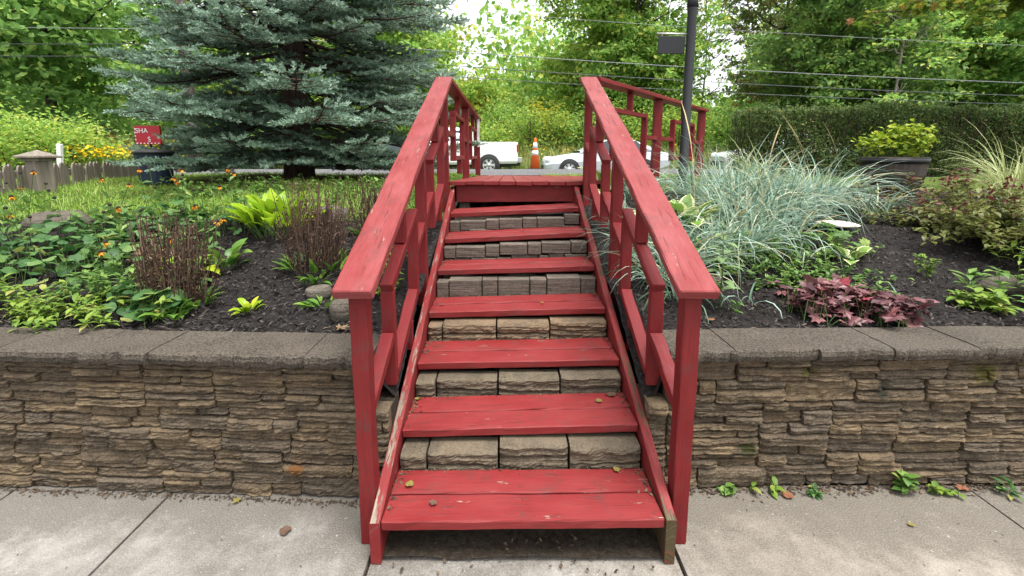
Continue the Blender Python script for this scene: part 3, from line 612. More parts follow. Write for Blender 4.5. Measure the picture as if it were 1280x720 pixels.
# the part of the floor that widens to the side rail
for k in range(7):
    x0 = .655 + k * .1465; ys = 4.06 + (x0 - .69) * (2.4 / 2.03) + .12
    if ys < 8.3:
        b = MB(); sweep(b, (x0 + .073, ys, deckz(ys) - .019), (x0 + .073, 8.55, deckz(8.55) - .019), .1415, .036, seg=8); b.build('deck_board', M['tread'], fl)
o = on(board('fascia', M['tread'], dk, (-.461, 4.075, 1.165), (.594, 4.075, 1.170), .158, .036, up=(0, -1, 0), seg=12), DL)
for x in (-.50, .63): on(board('joist', M['post'], dk, (x, 4.1, 1.15), (x, 8.5, 1.03), .04, .14, seg=6), DL)
for x, y in ((-.4, 4.2), (.56, 4.2), (-.45, 8.3), (.5, 8.3)): on(board('deck_post', M['grey_wood'], dk, (x, y, T1(x, y) - .4), (x, y, deckz(y) - .06), .09, .09, up=(0, 1, 0), seg=4), DL)
def deck_rail(pts, zs, m):
    t = part('railing', dk); t.location = -DL
    for (p, z) in list(zip(pts, zs))[1:]: board('post', m, t, (*p, deckz(min(p[1], 8.5)) - .25), (*p, z - .04), .085, .085, up=(0, 1, 0), ch=.003, seg=8)
    a, c_ = np.array(pts[0]), np.array(pts[-1]); d = unit(c_ - a); b = MB()
    sweep(b, (*(a + d * .075), zs[0] - .019), (*(c_ + d * .08), zs[-1] - .019), .14, .038, seg=12); b.build('handrail', m, t)
    for i in range(len(pts) - 1): bay(t, pts[i], pts[i + 1], zs[i], zs[i + 1], (-.22, -.70, -.46), m)
deck_rail([(-.548, 4.0), (-.555, 6.05), (-.545, 8.3)], [2.16, 2.15, 2.14], M['fence_red'])
deck_rail([(.690, 4.0), (1.68, 5.24), (2.70, 6.5)], [2.165, 2.15, 2.135], M['fence_red'])
b = MB(); z0 = 2.10; pts = [(-.50, 7.75, z0), (-.495, 7.74, z0 - .15), (-.498, 7.75, z0 - .3), (-.492, 7.74, z0 - .46)]
for i in range(3): sweep(b, pts[i], pts[i + 1], .045, .004, up=(0, 1, 0), ch=.001, seg=1, jit=.0005)
tag(b.build('plastic_strip', M['tape']), 'pale plastic strip hanging from the far end of the deck railing', 'plastic strip')

# ------------------------------------------------------------------ lamp post with hanging sign
t = empty('lamp_post', 'tall black metal post with a small blank sign board hung from its arm', 'post', (1.72, 4.5, 1.0)); L = Vector(t.location)
b = MB(); lathe(b, [(.062, .95), (.062, 1.04), (.044, 1.06), (.042, 2.85), (.042, 2.87)], (1.72, 4.5, 0), 24); on(b.build('pole', M['black_metal'], t), L)
b = MB(); lathe(b, [(.044, 2.865), (.050, 2.87), (.050, 2.93), (.045, 2.95), (.040, 2.99), (.040, 3.4), (.0, 3.42)], (1.72, 4.5, 0), 24); on(b.build('collar', M['black_metal'], t), L)
b = MB(); tube(b, [(1.76, 4.5, 2.627), (1.55, 4.5, 2.63), (1.40, 4.5, 2.633)], .009, 8); on(b.build('sign_arm', M['grey_metal'], t), L)
sg = MB(); box(sg, 1.415, 1.665, 4.49, 4.51, 2.45, 2.608, .004); o = on(sg.build('sign_board', M['black_metal'], t), L)
h = MB()
for x in (1.45, 1.63): tube(h, [(x, 4.5, 2.63), (x, 4.5, 2.60)], .005, 6)
h.build('hook', M['grey_metal'], o); o.children[0].location = (0, 0, 0)

# ------------------------------------------------------------------ picket fence on the left, with its capped post
t = empty('picket_fence', 'low weathered grey picket fence with a capped square post', 'fence', (-5.0, 4.5, 1.05)); L = Vector(t.location)
fp = lambda s: np.array([-4.78 - 1.35 * s, 4.0 + 4.3 * s])
n = 46
for i in range(n):
    s = i / (n - 1); p = fp(s); zt = 1.405 + .01 * s + random.uniform(-.012, .012); zb = T1(*p) - .03; w = .088; a = math.atan2(4.3, -1.35) + random.gauss(0, .03)
    Mx = Matrix.Translation((p[0], p[1], 0)) @ Matrix.Rotation(a, 4, 'Z') @ Matrix.Rotation(random.gauss(0, .012), 4, 'Y')
    b = MB(); prism(b, [(-w / 2, zb), (w / 2, zb), (w / 2, zt - .06), (w * .33, zt - .02), (w * .12, zt), (-w * .12, zt), (-w * .33, zt - .02), (-w / 2, zt - .06)], -.009, .009, 'y', .002, M=Mx)
    on(b.build('picket', M['grey_wood'], t), L)
for z in (1.14, 1.31): p, q = fp(0), fp(1); on(board('fence_rail', M['grey_wood'], t, (p[0] - .035, p[1], z), (q[0] - .035, q[1], z), .035, .07, seg=10), L)
px, py_ = -4.72, 4.62
pp = board('fence_post', M['grey_wood'], t, (px, py_, .95), (px, py_, 1.46), .15, .15, up=(.3, 1, 0), ch=.004, seg=4); on(pp, L)
b = MB(); 
for (r0, z0, r1, z1) in ((.092, 1.445, .092, 1.475), (.125, 1.475, .125, 1.495)):
    prism(b, [(px - r0, py_ - r0), (px + r0, py_ - r0), (px + r0, py_ + r0), (px - r0, py_ + r0)], z0, z1, 'z', .004)
V = [(px - .12, py_ - .12, 1.496), (px + .12, py_ - .12, 1.496), (px + .12, py_ + .12, 1.496), (px - .12, py_ + .12, 1.496), (px, py_, 1.555)]
b.add(V, [(0, 1, 4), (1, 2, 4), (2, 3, 4), (3, 0, 4), (3, 2, 1, 0)]); b.build('post_cap', M['grey_wood'], pp)

# ------------------------------------------------------------------ trees
def limbs(r, base, h, spread, n, rad, lean=0):
    """trunk and forking limbs as polylines; returns tubes and branch tips"""
    tubes = []; tips = []; top = np.array(base, float) + (lean * h, 0, h); k = 8; s = lin(0, 1, k)
    tr = np.array(base)[None] + (top - base)[None] * s[:, None] + np.stack([.03 * h * np.sin(s * 5 + r.uniform(0, 6)), .03 * h * np.sin(s * 4 + r.uniform(0, 6)), 0 * s], 1) * s[:, None]
    tubes.append((tr, rad * (1 - .82 * s)))
    for i in range(n):
        s0 = r.uniform(.28, .98); p = base + (top - base) * s0; p = np.array([np.interp(s0, s, tr[:, j]) for j in range(3)]); a = i * 2.4 + r.uniform(-.4, .4)
        ln = spread * r.uniform(.6, 1.1) * (1.15 - .55 * abs(s0 - .5) * 1.6); up = r.uniform(.25, .75) * (.5 + s0)
        d = unit(np.array([math.cos(a), math.sin(a), up])); q = np.array([p + d * ln * u + np.array([0, 0, -.10 * ln * u * u]) + r.normal(0, .04 * ln, 3) * (u > .05) for u in lin(0, 1, 6)])
        r0 = rad * (1 - .8 * s0) * .6; tubes.append((q, r0 * (1 - .8 * lin(0, 1, 6)) + .006))
        for j in range(6):
            u = r.uniform(.35, 1); p2 = np.array([np.interp(u, lin(0, 1, 6), q[:, c]) for c in range(3)]); d2 = unit(d + r.normal(0, .7, 3)); l2 = ln * r.uniform(.25, .5)
            q2 = np.array([p2 + d2 * l2 * v + r.normal(0, .03 * l2, 3) * (v > .1) for v in lin(0, 1, 4)]); tubes.append((q2, r0 * .35 * (1 - .7 * lin(0, 1, 4)) + .004)); tips += [q2[-1], q2[-2]]
        tips.append(q[-1])
    return tubes, np.array(tips)
def tree(name, label, x, y, h, spread, nleaf, leaf, mat, seed, rad=.18, barkm='bark', clump=.75, low=.0, group=None, base_cut=.15, flat=.55, lean=0, cat='tree', nl=22):
    r = np.random.default_rng(seed); z = T1(x, y); t = empty(name, label, cat, (x, y, z), group=group)
    tubes, tips = limbs(r, np.array([0, 0, -.2]), h, spread, nl, rad, lean); b = MB()
    for p, rd in tubes: tube(b, p, rd, 6)
    b.build('trunk', M[barkm], t)
    nleaf = int(nleaf * 1.7); leaf *= 1.15; P = tips[r.integers(0, len(tips), int(nleaf * .03))] + r.normal(0, 1, (int(nleaf * .03), 3)) * np.array([clump, clump, clump * .75]) 
    low = low + .15
    if low: m_ = int(len(P) * low); P[:m_] = np.stack([r.uniform(-spread, spread, m_) * .8, r.uniform(-spread, spread, m_) * .8, r.uniform(.05, .45, m_) * h], 1)
    # each clump: a slanting spray of leaves
    Q = P[r.integers(0, len(P), nleaf)] + r.normal(0, 1, (nleaf, 3)) * np.array([.33, .33, .13]) * max(leaf * 3.4, .3)
    Q = Q[Q[:, 2] > base_cut * h * r.uniform(.7, 1.1, len(Q))]
    b = MB(); leaves(b, Q, leaf, .62, flat * .7); b.build('crown', G[mat], t); return t
TR = [
 ('maple_tree', 'large dark green maple behind the lime bush and picket fence', -20.0, 20.5, 13, 5.6, 30000, .25, 'maple', 11, .25, .0),
 ('maple_tree', 'green roadside maple seen past the blue spruce, beside the utility pole', -10.5, 23, 10.5, 4.4, 16000, .23, 'mixed', 12, .2, .1),
 ('roadside_tree', 'yellow green tree standing behind the blue spruce trunk', -9.0, 30, 9.5, 4.2, 15000, .25, 'lime', 13, .2, .1),
 ('roadside_tree', 'dark leafy tree showing through the right side of the spruce', -7.6, 27, 8.0, 3.0, 14000, .23, 'mixed', 14, .18, .1),
 ('roadside_tree', 'shorter bright lime tree under the open sky, right of the spruce', -2.9, 34, 3.6, 2.6, 17000, .25, 'lime', 15, .16, .2),
 ('roadside_tree', 'tall yellow tinged tree rising behind the pickup tail and orange cone', 5.9, 31, 13.5, 3.4, 26000, .24, 'lime', 16, .22, .1),
 ('roadside_tree', 'tall green tree rising behind the silver sedan and deck railing', 7.6, 29, 13.5, 3.8, 27000, .23, 'mixed', 17, .25, .08),
 ('roadside_tree', 'rust tinged thin tree just right of the black lamp post', 17.0, 29, 12.5, 3.1, 15000, .2, 'rusty', 18, .16, .15),
 ('maple_tree', 'dense dark green maple behind the hedge, left of the pale bare trunk', 15.6, 22, 11.5, 3.0, 22000, .2, 'dark', 19, .2, .15),
 ('roadside_tree', 'broad mid green tree behind the barrel planter and hedge', 22.5, 25.5, 11, 4.4, 24000, .22, 'mixed', 20, .2, .2),
 ('roadside_tree', 'dark tree with ivy at the hedge end, above the striped grass', 25.5, 22.5, 11.5, 4.3, 22000, .21, 'maple', 21, .22, .2),
 ('roadside_tree', 'leafy tree deep behind the hedge, between the dark maple and the broad tree', 23.5, 34, 12, 4.5, 17000, .26, 'lime', 22, .2, .15),
]
for (nm, lb, x, y, h, sp, nf, lf, mt, sd_, rd, low) in TR: tree(nm, lb, x, y, h, sp, nf, lf, mt, sd_, rd, low=low, group='roadside trees')
tree('bare_tree', 'thin leafless tree against the sky beside the lamp post', 12.4, 30, 9.5, 2.2, 900, .14, 'rusty', 31, .08, 'bark', cat='tree')
tree('sapling', 'slender sapling with a pale bare trunk behind the barrel planter', 16.2, 19.8, 8.5, 1.3, 2600, .17, 'mixed', 33, .09, 'bark_pale', base_cut=.3, lean=.04)
# maple whose outer limb hangs into view overhead
def overhang():
    x, y = 10.4, 8.6; z = T1(x, y); t = empty('overhanging_maple', 'maple limb of yellow green leaves hanging in overhead above the hedge', 'tree', (x, y, z)); r = np.random.default_rng(5)
    tubes, tips = limbs(r, np.array([0, 0, -.1]), 7, 2.2, 14, .16); b = MB()
    for p, rd in tubes:
        if p[:, 2].mean() > 2.6 or len(p) == 8: tube(b, p, rd, 6)
    tips = tips[tips[:, 2] > 3.6]; Ls = []
    for (e, d0) in (((-4.9, -1.6, 2.35), .4), ((-3.7, -1.9, 2.4), .3), ((-2.7, -1.4, 2.6), .35)):
        e = np.array(e); s0 = np.array([0, 0, 3.0]); u = lin(0, 1, 12)[:, None]; q = s0 + (e - s0) * u + np.array([0, 0, d0 * 3.2]) * u * (1 - u) + r.normal(0, .03, (12, 3)) * (u > .05); tube(b, q, .05 * (1 - .88 * u[:, 0]) + .004, 6)
        for j in range(26):
            v = r.uniform(.3, 1); p = np.array([np.interp(v, u[:, 0], q[:, c]) for c in range(3)]); d = unit(unit(e) + r.normal(0, .8, 3) * (1, 1, .4)); l = r.uniform(.25, .7) * (1.2 - .5 * v); w = np.array([p + d * l * s + np.array([0, 0, -.16 * s * s]) for s in lin(0, 1, 4)])
            tube(b, w, .006 * (1 - .7 * lin(0, 1, 4)), 4); Ls += [w[1], w[2], w[3], w[3]]
    b.build('trunk', M['bark_dark'], t); Ls = np.array(Ls); n = 2600; P = Ls[r.integers(0, len(Ls), n)] + r.normal(0, .09, (n, 3)) * (1, 1, .6); b = MB()
    shaped(b, P, r.uniform(0, 6.28, n), r.normal(-.5, .35, n), r.uniform(.07, .13, n), MAPLE, .2, roll=r.normal(0, .4, n))
    n = 5200; P = tips[r.integers(0, len(tips), n)] + r.normal(0, .32, (n, 3)); shaped(b, P, r.uniform(0, 6.28, n), r.normal(-.4, .4, n), r.uniform(.09, .14, n), MAPLE, .2, roll=r.normal(0, .5, n))
    b.build('crown', foliage('overhead_maple_leaves', [(0, (.07, .13, .015)), (.5, (.16, .24, .03)), (.85, (.28, .32, .05)), (.95, (.4, .3, .05)), (1, (.3, .09, .04))], .45), t)
overhang()
# shrubs
def bush(name, label, x, y, w, h, n, leaf, mat, seed, group=None, flat=.5, cat='bush', stem='bark', yaw=0, squat=1):
    r = np.random.default_rng(seed); z = T1(x, y); t = empty(name, label, cat, (x, y, z), group=group); f = sphere_noise(seed, 2.4); b = MB(); P = []
    m = 26; az = r.uniform(0, 6.28, m); rr = np.sqrt(r.random(m)) * w; tops = np.stack([np.cos(az) * rr, np.sin(az) * rr, h * (.55 + .45 * np.sqrt(np.clip(1 - (rr / w) ** 2, 0, 1))) * r.uniform(.75, 1.05, m)], 1)
    u = lin(0, 1, 5)[None, :, None]; base = tops * (.12, .12, 0); S_ = base[:, None] * (1 - u) + tops[:, None] * u + r.normal(0, .03 * h, (m, 5, 3)) * (u > .1); S_[:, 0, 2] = -.03
    stems(b, S_, .012 * h * (1 - .7 * lin(0, 1, 5))[None] + .003, 4); b.build('stems', M[stem], t)
    d = unit(r.normal(0, 1, (n, 3))); d[:, 2] = np.abs(d[:, 2]) * .95; rad = (.45 + .55 * r.random(n) ** .45) * (.85 + .32 * f(d * 1.7)); P = d * rad[:, None] * np.array([w, w, h]) + (0, 0, .06 * h)
    k = n // 3; P[:k] = tops[r.integers(0, m, k)] + r.normal(0, .09 * h, (k, 3))
    cl = P[r.integers(0, n, n // 14 + 1)]; Q = cl[r.integers(0, len(cl), n)] + r.normal(0, leaf * 1.5, (n, 3)); Q[:, 2] = np.abs(Q[:, 2])
    b = MB(); leaves(b, Q, leaf, .6, flat); b.build('crown', G[mat], t); return t
bush('lime_bush', 'feathery yellow green bush behind the capped fence post', -9.7, 8.9, 1.55, 1.15, 9000, .085, 'lime', 41)
bush('lime_bush', 'smaller lime bush between the fence post and the spruce', -7.9, 8.6, .75, .75, 3500, .075, 'lime', 42)
BK = [(-1.6, 24, 1.7, 1.9, 'lime', 'low lime bush left of the pickup tail, across the road'), (1.6, 25.5, 1.6, 2.6, 'lime', 'yellow tipped bush behind the orange cone'), (4.0, 26, 1.7, 2.4, 'mixed', 'green bush behind the sedan bonnet'), (6.4, 25.5, 1.9, 2.9, 'lime', 'bright bush behind the near end of the side railing'),
      (9.2, 25, 1.8, 2.5, 'lime', 'lime bush seen through the middle of the side railing'), (11.6, 24.5, 1.7, 2.2, 'mixed', 'green bush behind the lamp post across the road'), (-.2, 29, 1.8, 2.6, 'mixed', 'darker bush above the pickup bed'), (13.2, 22, 1.5, 2.0, 'lime', 'lime bush showing over the left end of the hedge'),
      (18.5, 21.5, 1.8, 2.4, 'mixed', 'green bush above the hedge behind the barrel planter'), (22.3, 20, 1.8, 2.3, 'lime', 'yellow green bush above the hedge left of the striped grass'), (-13.2, 21, 2, 2.6, 'dark', 'dark bush across the road behind the small brick house')]
for i, (x, y, w, h, m, lb) in enumerate(BK): bush('roadside_bush', lb, x, y, w, h, 4200, .16, m, 60 + i, 'bushes across the road')
# far wood and meadow across the road: masses
b = MB(); n = 170000; k = 1100; cx = rng.uniform(-70, 80, k); cy = rng.uniform(38, 60, k); ch_ = rng.uniform(1.5, 8.0, k); ci = rng.integers(0, k, n)
px_ = cx / cy; gap = ((px_ > -.14) & (px_ < -.03)) | ((px_ > .36) & (px_ < .52)); ch_ = np.where(gap, ch_ * .55, ch_ * 1.75)
P = np.stack([cx[ci], cy[ci], 2.6 + rng.random(n) * ch_[ci]], 1) + rng.normal(0, 1.1, (n, 3)) * (1.3, 1, .6); leaves(b, P, .6, .7, .3)
tag(b.build('woodland', G['mixed']), 'far green wood closing the view beyond the roadside trees', 'wood', kind='stuff')
b = MB(); n = 16000; X = rng.uniform(-24, 30, n); Y = 21.5 + rng.random(n) * 8; Z = TZ(X, Y); hh = rng.uniform(.5, 1.25, n)
blades(b, np.stack([X, Y, Z], 1), rng.uniform(0, 6.28, n), hh, .045, rng.uniform(1.1, 1.55, n), rng.uniform(.1, .8, n), [.8, 1, .7, .1], .2)
n2 = 16000; i = rng.integers(0, n, n2); leaves(b, np.stack([X[i], Y[i], Z[i] + hh[i] * rng.uniform(.3, .95, n2)], 1) + rng.normal(0, .06, (n2, 3)), .13, .35, .4)
i = rng.integers(0, n, 2600); q = np.stack([X[i], Y[i], Z[i] + hh[i] * .95], 1); q = q[(np.sin(q[:, 0] * 1.1) + np.sin(q[:, 1] * 1.7 + q[:, 0])) > .35]; leaves(b, np.repeat(q, 3, 0) + rng.normal(0, .06, (len(q) * 3, 3)), .11, .5, .5, mi=1)
tag(b.build('goldenrod_meadow', [G['meadow'], G['yellow']]), 'tall weedy meadow with goldenrod on the bank across the road', 'meadow', kind='stuff')

# the blue spruce
def spruce():
    x, y = -3.15, 6.9; z = T1(x, y); t = empty('blue_spruce', 'big blue spruce with sweeping layered boughs on the lawn', 'spruce', (x, y, z)); r = np.random.default_rng(3)
    b = MB(); tube(b, [(0, 0, -.2), (.02, 0, .5), (0, .02, 2), (-.02, 0, 4.5), (0, 0, 9.2)], [.24, .19, .17, .11, .015], 10); bt = MB(); dead = MB()
    TW = []; TD = []; TLn = []; AG = []; BR = []; DP = []
    zz = .36; wh = 0
    while zz < 8.8:
        Rz = 2.75 * (1 - zz / 9.6) ** .75 * (1 if zz > .8 else .85); nb = 11 if zz < 4.6 else 7; dens = 1 if zz < 4.9 else .55
        for k in range(nb):
            a = wh * 1.3 + k * 2 * math.pi / nb + r.uniform(-.25, .25); L = Rz * r.uniform(.72, 1.12); z0 = zz + r.uniform(-.14, .14)
            if math.cos(a) < -.3: L *= .84
            d = np.array([math.cos(a), math.sin(a), 0]); u = lin(0, 1, 9); dr = r.uniform(.14, .40) * (1.2 if zz < 2.5 else .75)
            zc = z0 + L * (-.05 * u - dr * u ** 1.3 + (dr * .75) * u ** 3.2); zc = np.maximum(zc, .13 + .12 * r.random())
            q = d[None] * (L * u)[:, None] + np.stack([0 * u, 0 * u, zc], 1) + r.normal(0, .018, (9, 3)) * (u > .05)[:, None]; BR.append(q)
            sd_ = np.array([-d[1], d[0], 0]); ns = max(4, int(L * (1 - .22) / .15 * dens ** .5))
            for s in lin(.24, .97, ns):
                p = np.array([np.interp(s, u, q[:, c]) for c in range(3)])
                for sg_ in (-1, 1):
                    ll = (.16 + .62 * (1 - s) ** .8) * r.uniform(.65, 1.15) * (.55 + .45 * min(1, L / 2)); ang = r.uniform(.75, 1.05); dd = d * math.cos(ang) + sd_ * sg_ * math.sin(ang) + np.array([0, 0, r.uniform(-.16, .12)])
                    m = max(2, int(ll / .1)); bare = s < .42
                    e = p + dd * ll; BR.append(np.array([p + (e - p) * v + np.array([0, 0, -.05 * ll * v]) for v in lin(0, 1, 9)]))
                    for j in range(m):
                        v = (j + .6) / m; tp = p + dd * ll * v + np.array([0, 0, -.05 * ll * v])
                        for s3 in (-1, 1):
                            pd = np.array([-dd[1], dd[0], 0]) * s3; td = unit(dd * .9 + pd * r.uniform(.5, 1.0) + np.array([0, 0, r.uniform(-.15, .5)]))
                            if bare and v < .55: DP.append((tp, td)); continue
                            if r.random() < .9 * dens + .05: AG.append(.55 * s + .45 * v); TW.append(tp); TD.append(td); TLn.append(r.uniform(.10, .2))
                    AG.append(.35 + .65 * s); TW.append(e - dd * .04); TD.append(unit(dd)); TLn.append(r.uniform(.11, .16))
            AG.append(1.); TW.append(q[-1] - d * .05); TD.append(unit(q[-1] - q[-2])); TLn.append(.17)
        zz += .31 if zz < 4.5 else .46; wh += 1
    B_ = np.array(BR); rad = np.where(np.linalg.norm(B_[:, -1] - B_[:, 0], axis=1) > 1.0, .026, .007)[:, None] * (1 - .75 * lin(0, 1, 9))[None]; stems(b, B_, rad, 4); b.build('trunk', M['bark_dark'], t)
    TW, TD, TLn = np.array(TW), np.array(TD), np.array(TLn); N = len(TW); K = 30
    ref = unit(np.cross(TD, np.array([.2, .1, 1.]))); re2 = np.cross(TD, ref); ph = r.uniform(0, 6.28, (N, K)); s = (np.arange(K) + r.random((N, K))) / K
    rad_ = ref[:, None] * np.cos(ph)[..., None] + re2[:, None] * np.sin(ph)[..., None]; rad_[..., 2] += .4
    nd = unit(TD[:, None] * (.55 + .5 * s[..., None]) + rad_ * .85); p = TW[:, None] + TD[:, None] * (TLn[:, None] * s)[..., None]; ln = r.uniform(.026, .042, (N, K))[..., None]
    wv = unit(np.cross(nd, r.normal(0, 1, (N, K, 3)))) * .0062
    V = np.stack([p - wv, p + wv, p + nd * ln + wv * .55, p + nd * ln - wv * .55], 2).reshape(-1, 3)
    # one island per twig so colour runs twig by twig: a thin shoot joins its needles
    F = np.arange(N * K * 4).reshape(-1, 4); b = MB(); gg = np.zeros((N * K * 4, 3)); gg[:, 0] = np.repeat(np.clip(.25 * r.random(N) + .78 * np.array(AG) ** 1.3 - .08, 0, 1), K * 4); b.add(V, F, gg); b.build('needles', G['spruce'], t)  # silvery new growth at tips; inner twigs darker, older growth plus painted crown shade
    DP_p = np.array([a for a, _ in DP]); DP_d = np.array([a for _, a in DP]); q = DP_p[:, None] + DP_d[:, None] * (lin(0, 1, 3)[None, :, None] * r.uniform(.06, .2, len(DP))[:, None, None]) + np.array([0, 0, -.03]) * lin(0, 1, 3)[None, :, None] ** 2
    b = MB(); stems(b, q, .003, 3); b.build('dead_twigs', G['deadtwig'], t); print('spruce twigs', N)
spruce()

# hedge
def hedge():
    x0, x1, y0, y1 = 4.1, 11.5, 7.55, 8.6; h = 1.16; t = empty('hedge', 'long clipped dark green hedge behind the grasses and the barrel planter', 'hedge', (x0, 7.6, 1.13)); L = Vector(t.location); r = np.random.default_rng(9); n = 62000
    X = r.uniform(x0, x1, n); top = h * (1 + .035 * np.sin(X * 2.2) + .03 * np.sin(X * 5.1 + 1) + .018 * np.sin(X * 13.7)) ; c = r.random(n); d = np.abs(r.normal(0, .07, n)); Y = r.uniform(y0, y1, n); Z = r.random(n) * top
    f = c < .55; Y[f] = y0 + d[f] + .05 * np.sin(X[f] * 3 + Z[f] * 5); g = (c >= .55) & (c < .85); Z[g] = top[g] - d[g] * .8; e = (c >= .85) & (c < .9); X[e] = x0 + d[e]
    P = np.stack([X, Y, T1(7, 8) + Z], 1) + r.normal(0, .015, (n, 3)); b = MB(); leaves(b, P, .048, .55, .3); on(b.build('foliage', G['hedge'], t), L)
    m = 260; X = r.uniform(x0, x1, m); B0 = np.stack([X, r.uniform(y0, y1, m), np.full(m, 1.13 + h - .03)], 1); i = r.integers(0, m, 2200); v = r.random(2200)
    b = MB(); leaves(b, B0[i] + np.stack([r.normal(0, .012, 2200), r.normal(0, .012, 2200), v * r.uniform(.04, .16, m)[i]], 1), .04, .5, .3); on(b.build('shoots', G['hedge'], t), L)
    m = 1500; X = r.uniform(x0, x1, m); Y = r.uniform(y0 + .1, y1, m); B0 = np.stack([X, Y, np.full(m, 1.1)], 1); B1 = B0 + np.stack([r.normal(0, .15, m), r.normal(-.08, .15, m), r.uniform(.8, 1.18, m)], 1); u = lin(0, 1, 4)[None, :, None]
    b = MB(); stems(b, B0[:, None] * (1 - u) + B1[:, None] * u + r.normal(0, .02, (m, 4, 3)), .006, 3); on(b.build('stems', M['bark_dark'], t), L)
hedge()

# ------------------------------------------------------------------ road side: cars, cones, pole, wires, sign, house
def loft(mb, st_, mi=0):
    """body from cross-sections: each station x, half widths and heights of a ring"""
    V = []; n = len(st_)
    for (x, ring) in st_: V += [(x, a, c_) for a, c_ in ring] + [(x, -a, c_) for a, c_ in ring[::-1]]
    m = len(st_[0][1]) * 2; F = [(i * m + j, i * m + (j + 1) % m, (i + 1) * m + (j + 1) % m, (i + 1) * m + j) for i in range(n - 1) for j in range(m)] + [tuple(range(m))[::-1], tuple((n - 1) * m + j for j in range(m))]
    mb.add(V, F, mi=mi, smooth=False)
def wheel(t, x, y, r, side, spokes=6):
    w = part('wheel', t, (x, y, r)); b = MB(); lathe(b, [(r * .66, -.1), (r * .93, -.105), (r, -.07), (r, .07), (r * .93, .105), (r * .66, .1)], (0, 0, 0), 32, axis='y', cap=False); b.build('tyre', M['rubber'], w)
    b = MB(); lathe(b, [(r * .67, -.07), (r * .69, -.09), (r * .62, -.092), (r * .60, -.05), (r * .6, .05), (r * .67, .07)], (0, 0, 0), 32, axis='y', cap=False)
    for k in range(spokes):
        a = k * 2 * math.pi / spokes; Mx = Matrix.Rotation(-a, 4, 'Y'); prism(b, [(r * .1, -.05 * r * 2), (r * .63, -.075 * r * 2), (r * .63, .075 * r * 2), (r * .1, .05 * r * 2)], -.085, -.06, 'y', .004, M=Mx)
    lathe(b, [(r * .2, -.095), (r * .2, -.05)], (0, 0, 0), 20, axis='y'); b.build('rim', M['rim'], w)
    return w
def arch(t, x, y, r, m='plastic'):
    b = MB(); an = lin(-.25, math.pi + .25, 20); V = [(x + r * 1.17 * math.cos(a), y - .004, r + r * 1.17 * math.sin(a)) for a in an] ; prism(b, [(v[0], v[2]) for v in V], y - .012, y + .05, 'y'); b.build('wheel_arch', M[m], t)
def pickup(x, y):
    t = empty('pickup_truck', 'white pickup truck parked across the road with its red tail light showing', 'pickup', (x, y, T1(0, y)))
    hb = .98
    def ring(z0, z1, hw, hw2=None): hw2 = hw2 or hw; return [(hw - .06, z0), (hw, z0 + .1), (hw + .01, (z0 + z1) / 2), (hw2, z1 - .06), (hw2 - .05, z1)]
    b = MB(); loft(b, [(0, ring(.5, 1.36, .95)), (-.06, ring(.46, 1.38, .98)), (-1.0, ring(.45, 1.38, hb)), (-1.98, ring(.45, 1.39, hb))]); b.build('cargo_bed', M['white_car'], t)
    b = MB(); loft(b, [(-2.02, ring(.42, 1.38, .98)), (-2.06, ring(.42, 1.42, .99)), (-3.9, ring(.42, 1.40, .99)), (-4.4, ring(.42, 1.34, .98)), (-5.3, ring(.42, 1.28, .96)), (-5.55, ring(.5, 1.12, .90))])
    loft(b, [(-2.04, ring(1.3, 1.9, .9, .74)), (-2.2, ring(1.3, 2.0, .9, .72)), (-3.5, ring(1.3, 2.02, .9, .72)), (-3.9, ring(1.3, 1.95, .88, .7)), (-4.45, ring(1.3, 1.42, .85, .8))]); b.build('cab', M['white_car'], t)
    b = MB()
    for s in (-1, 1):
        for (xa, xb_) in ((-2.2, -2.85), (-2.95, -3.75)):
            b = MB(); V = [(xa, s * .935, 1.43), (xb_, s * .935, 1.43), (xb_ + (.25 if xb_ < -3 else 0), s * .80, 1.88), (xa, s * .80, 1.88)]; b.add(V + [(v[0], v[1] - s * .05, v[2]) for v in V], [(0, 1, 2, 3), (7, 6, 5, 4), (0, 4, 5, 1), (1, 5, 6, 2), (2, 6, 7, 3), (3, 7, 4, 0)]); b.build('side_window', M['glass'], t)
    for s in (-1, 1):
        b = MB(); box(b, -.05, .02, s * .9 - .085, s * .9 + .085, .95, 1.28, .01); b.build('tail_light', M['taillight'], t)
    b = MB(); box(b, -.02, .2, -.92, .92, .5, .72, .02); b.build('rear_bumper', M['grey_metal'], t)
    b = MB(); box(b, -.3, .1, -.8, .8, .36, .5, .02); box(b, -5.3, -.3, -.7, .7, .3, .46, .02); b.build('underbody', M['plastic'], t)
    for xx in (-1.25, -4.6):
        for s in (-1, 1): wheel(t, xx, s * .93, .40, s)
        arch(t, xx, -.99, .40)
    b = MB(); box(b, -2.75, -2.55, -1.02, -.985, 1.12, 1.15, .006); b.build('door_handle', M['plastic'], t); b = MB(); box(b, -3.7, -3.5, -1.02, -.985, 1.12, 1.15, .006); b.build('door_handle', M['plastic'], t)
    return t
pickup(.42, 20.9)
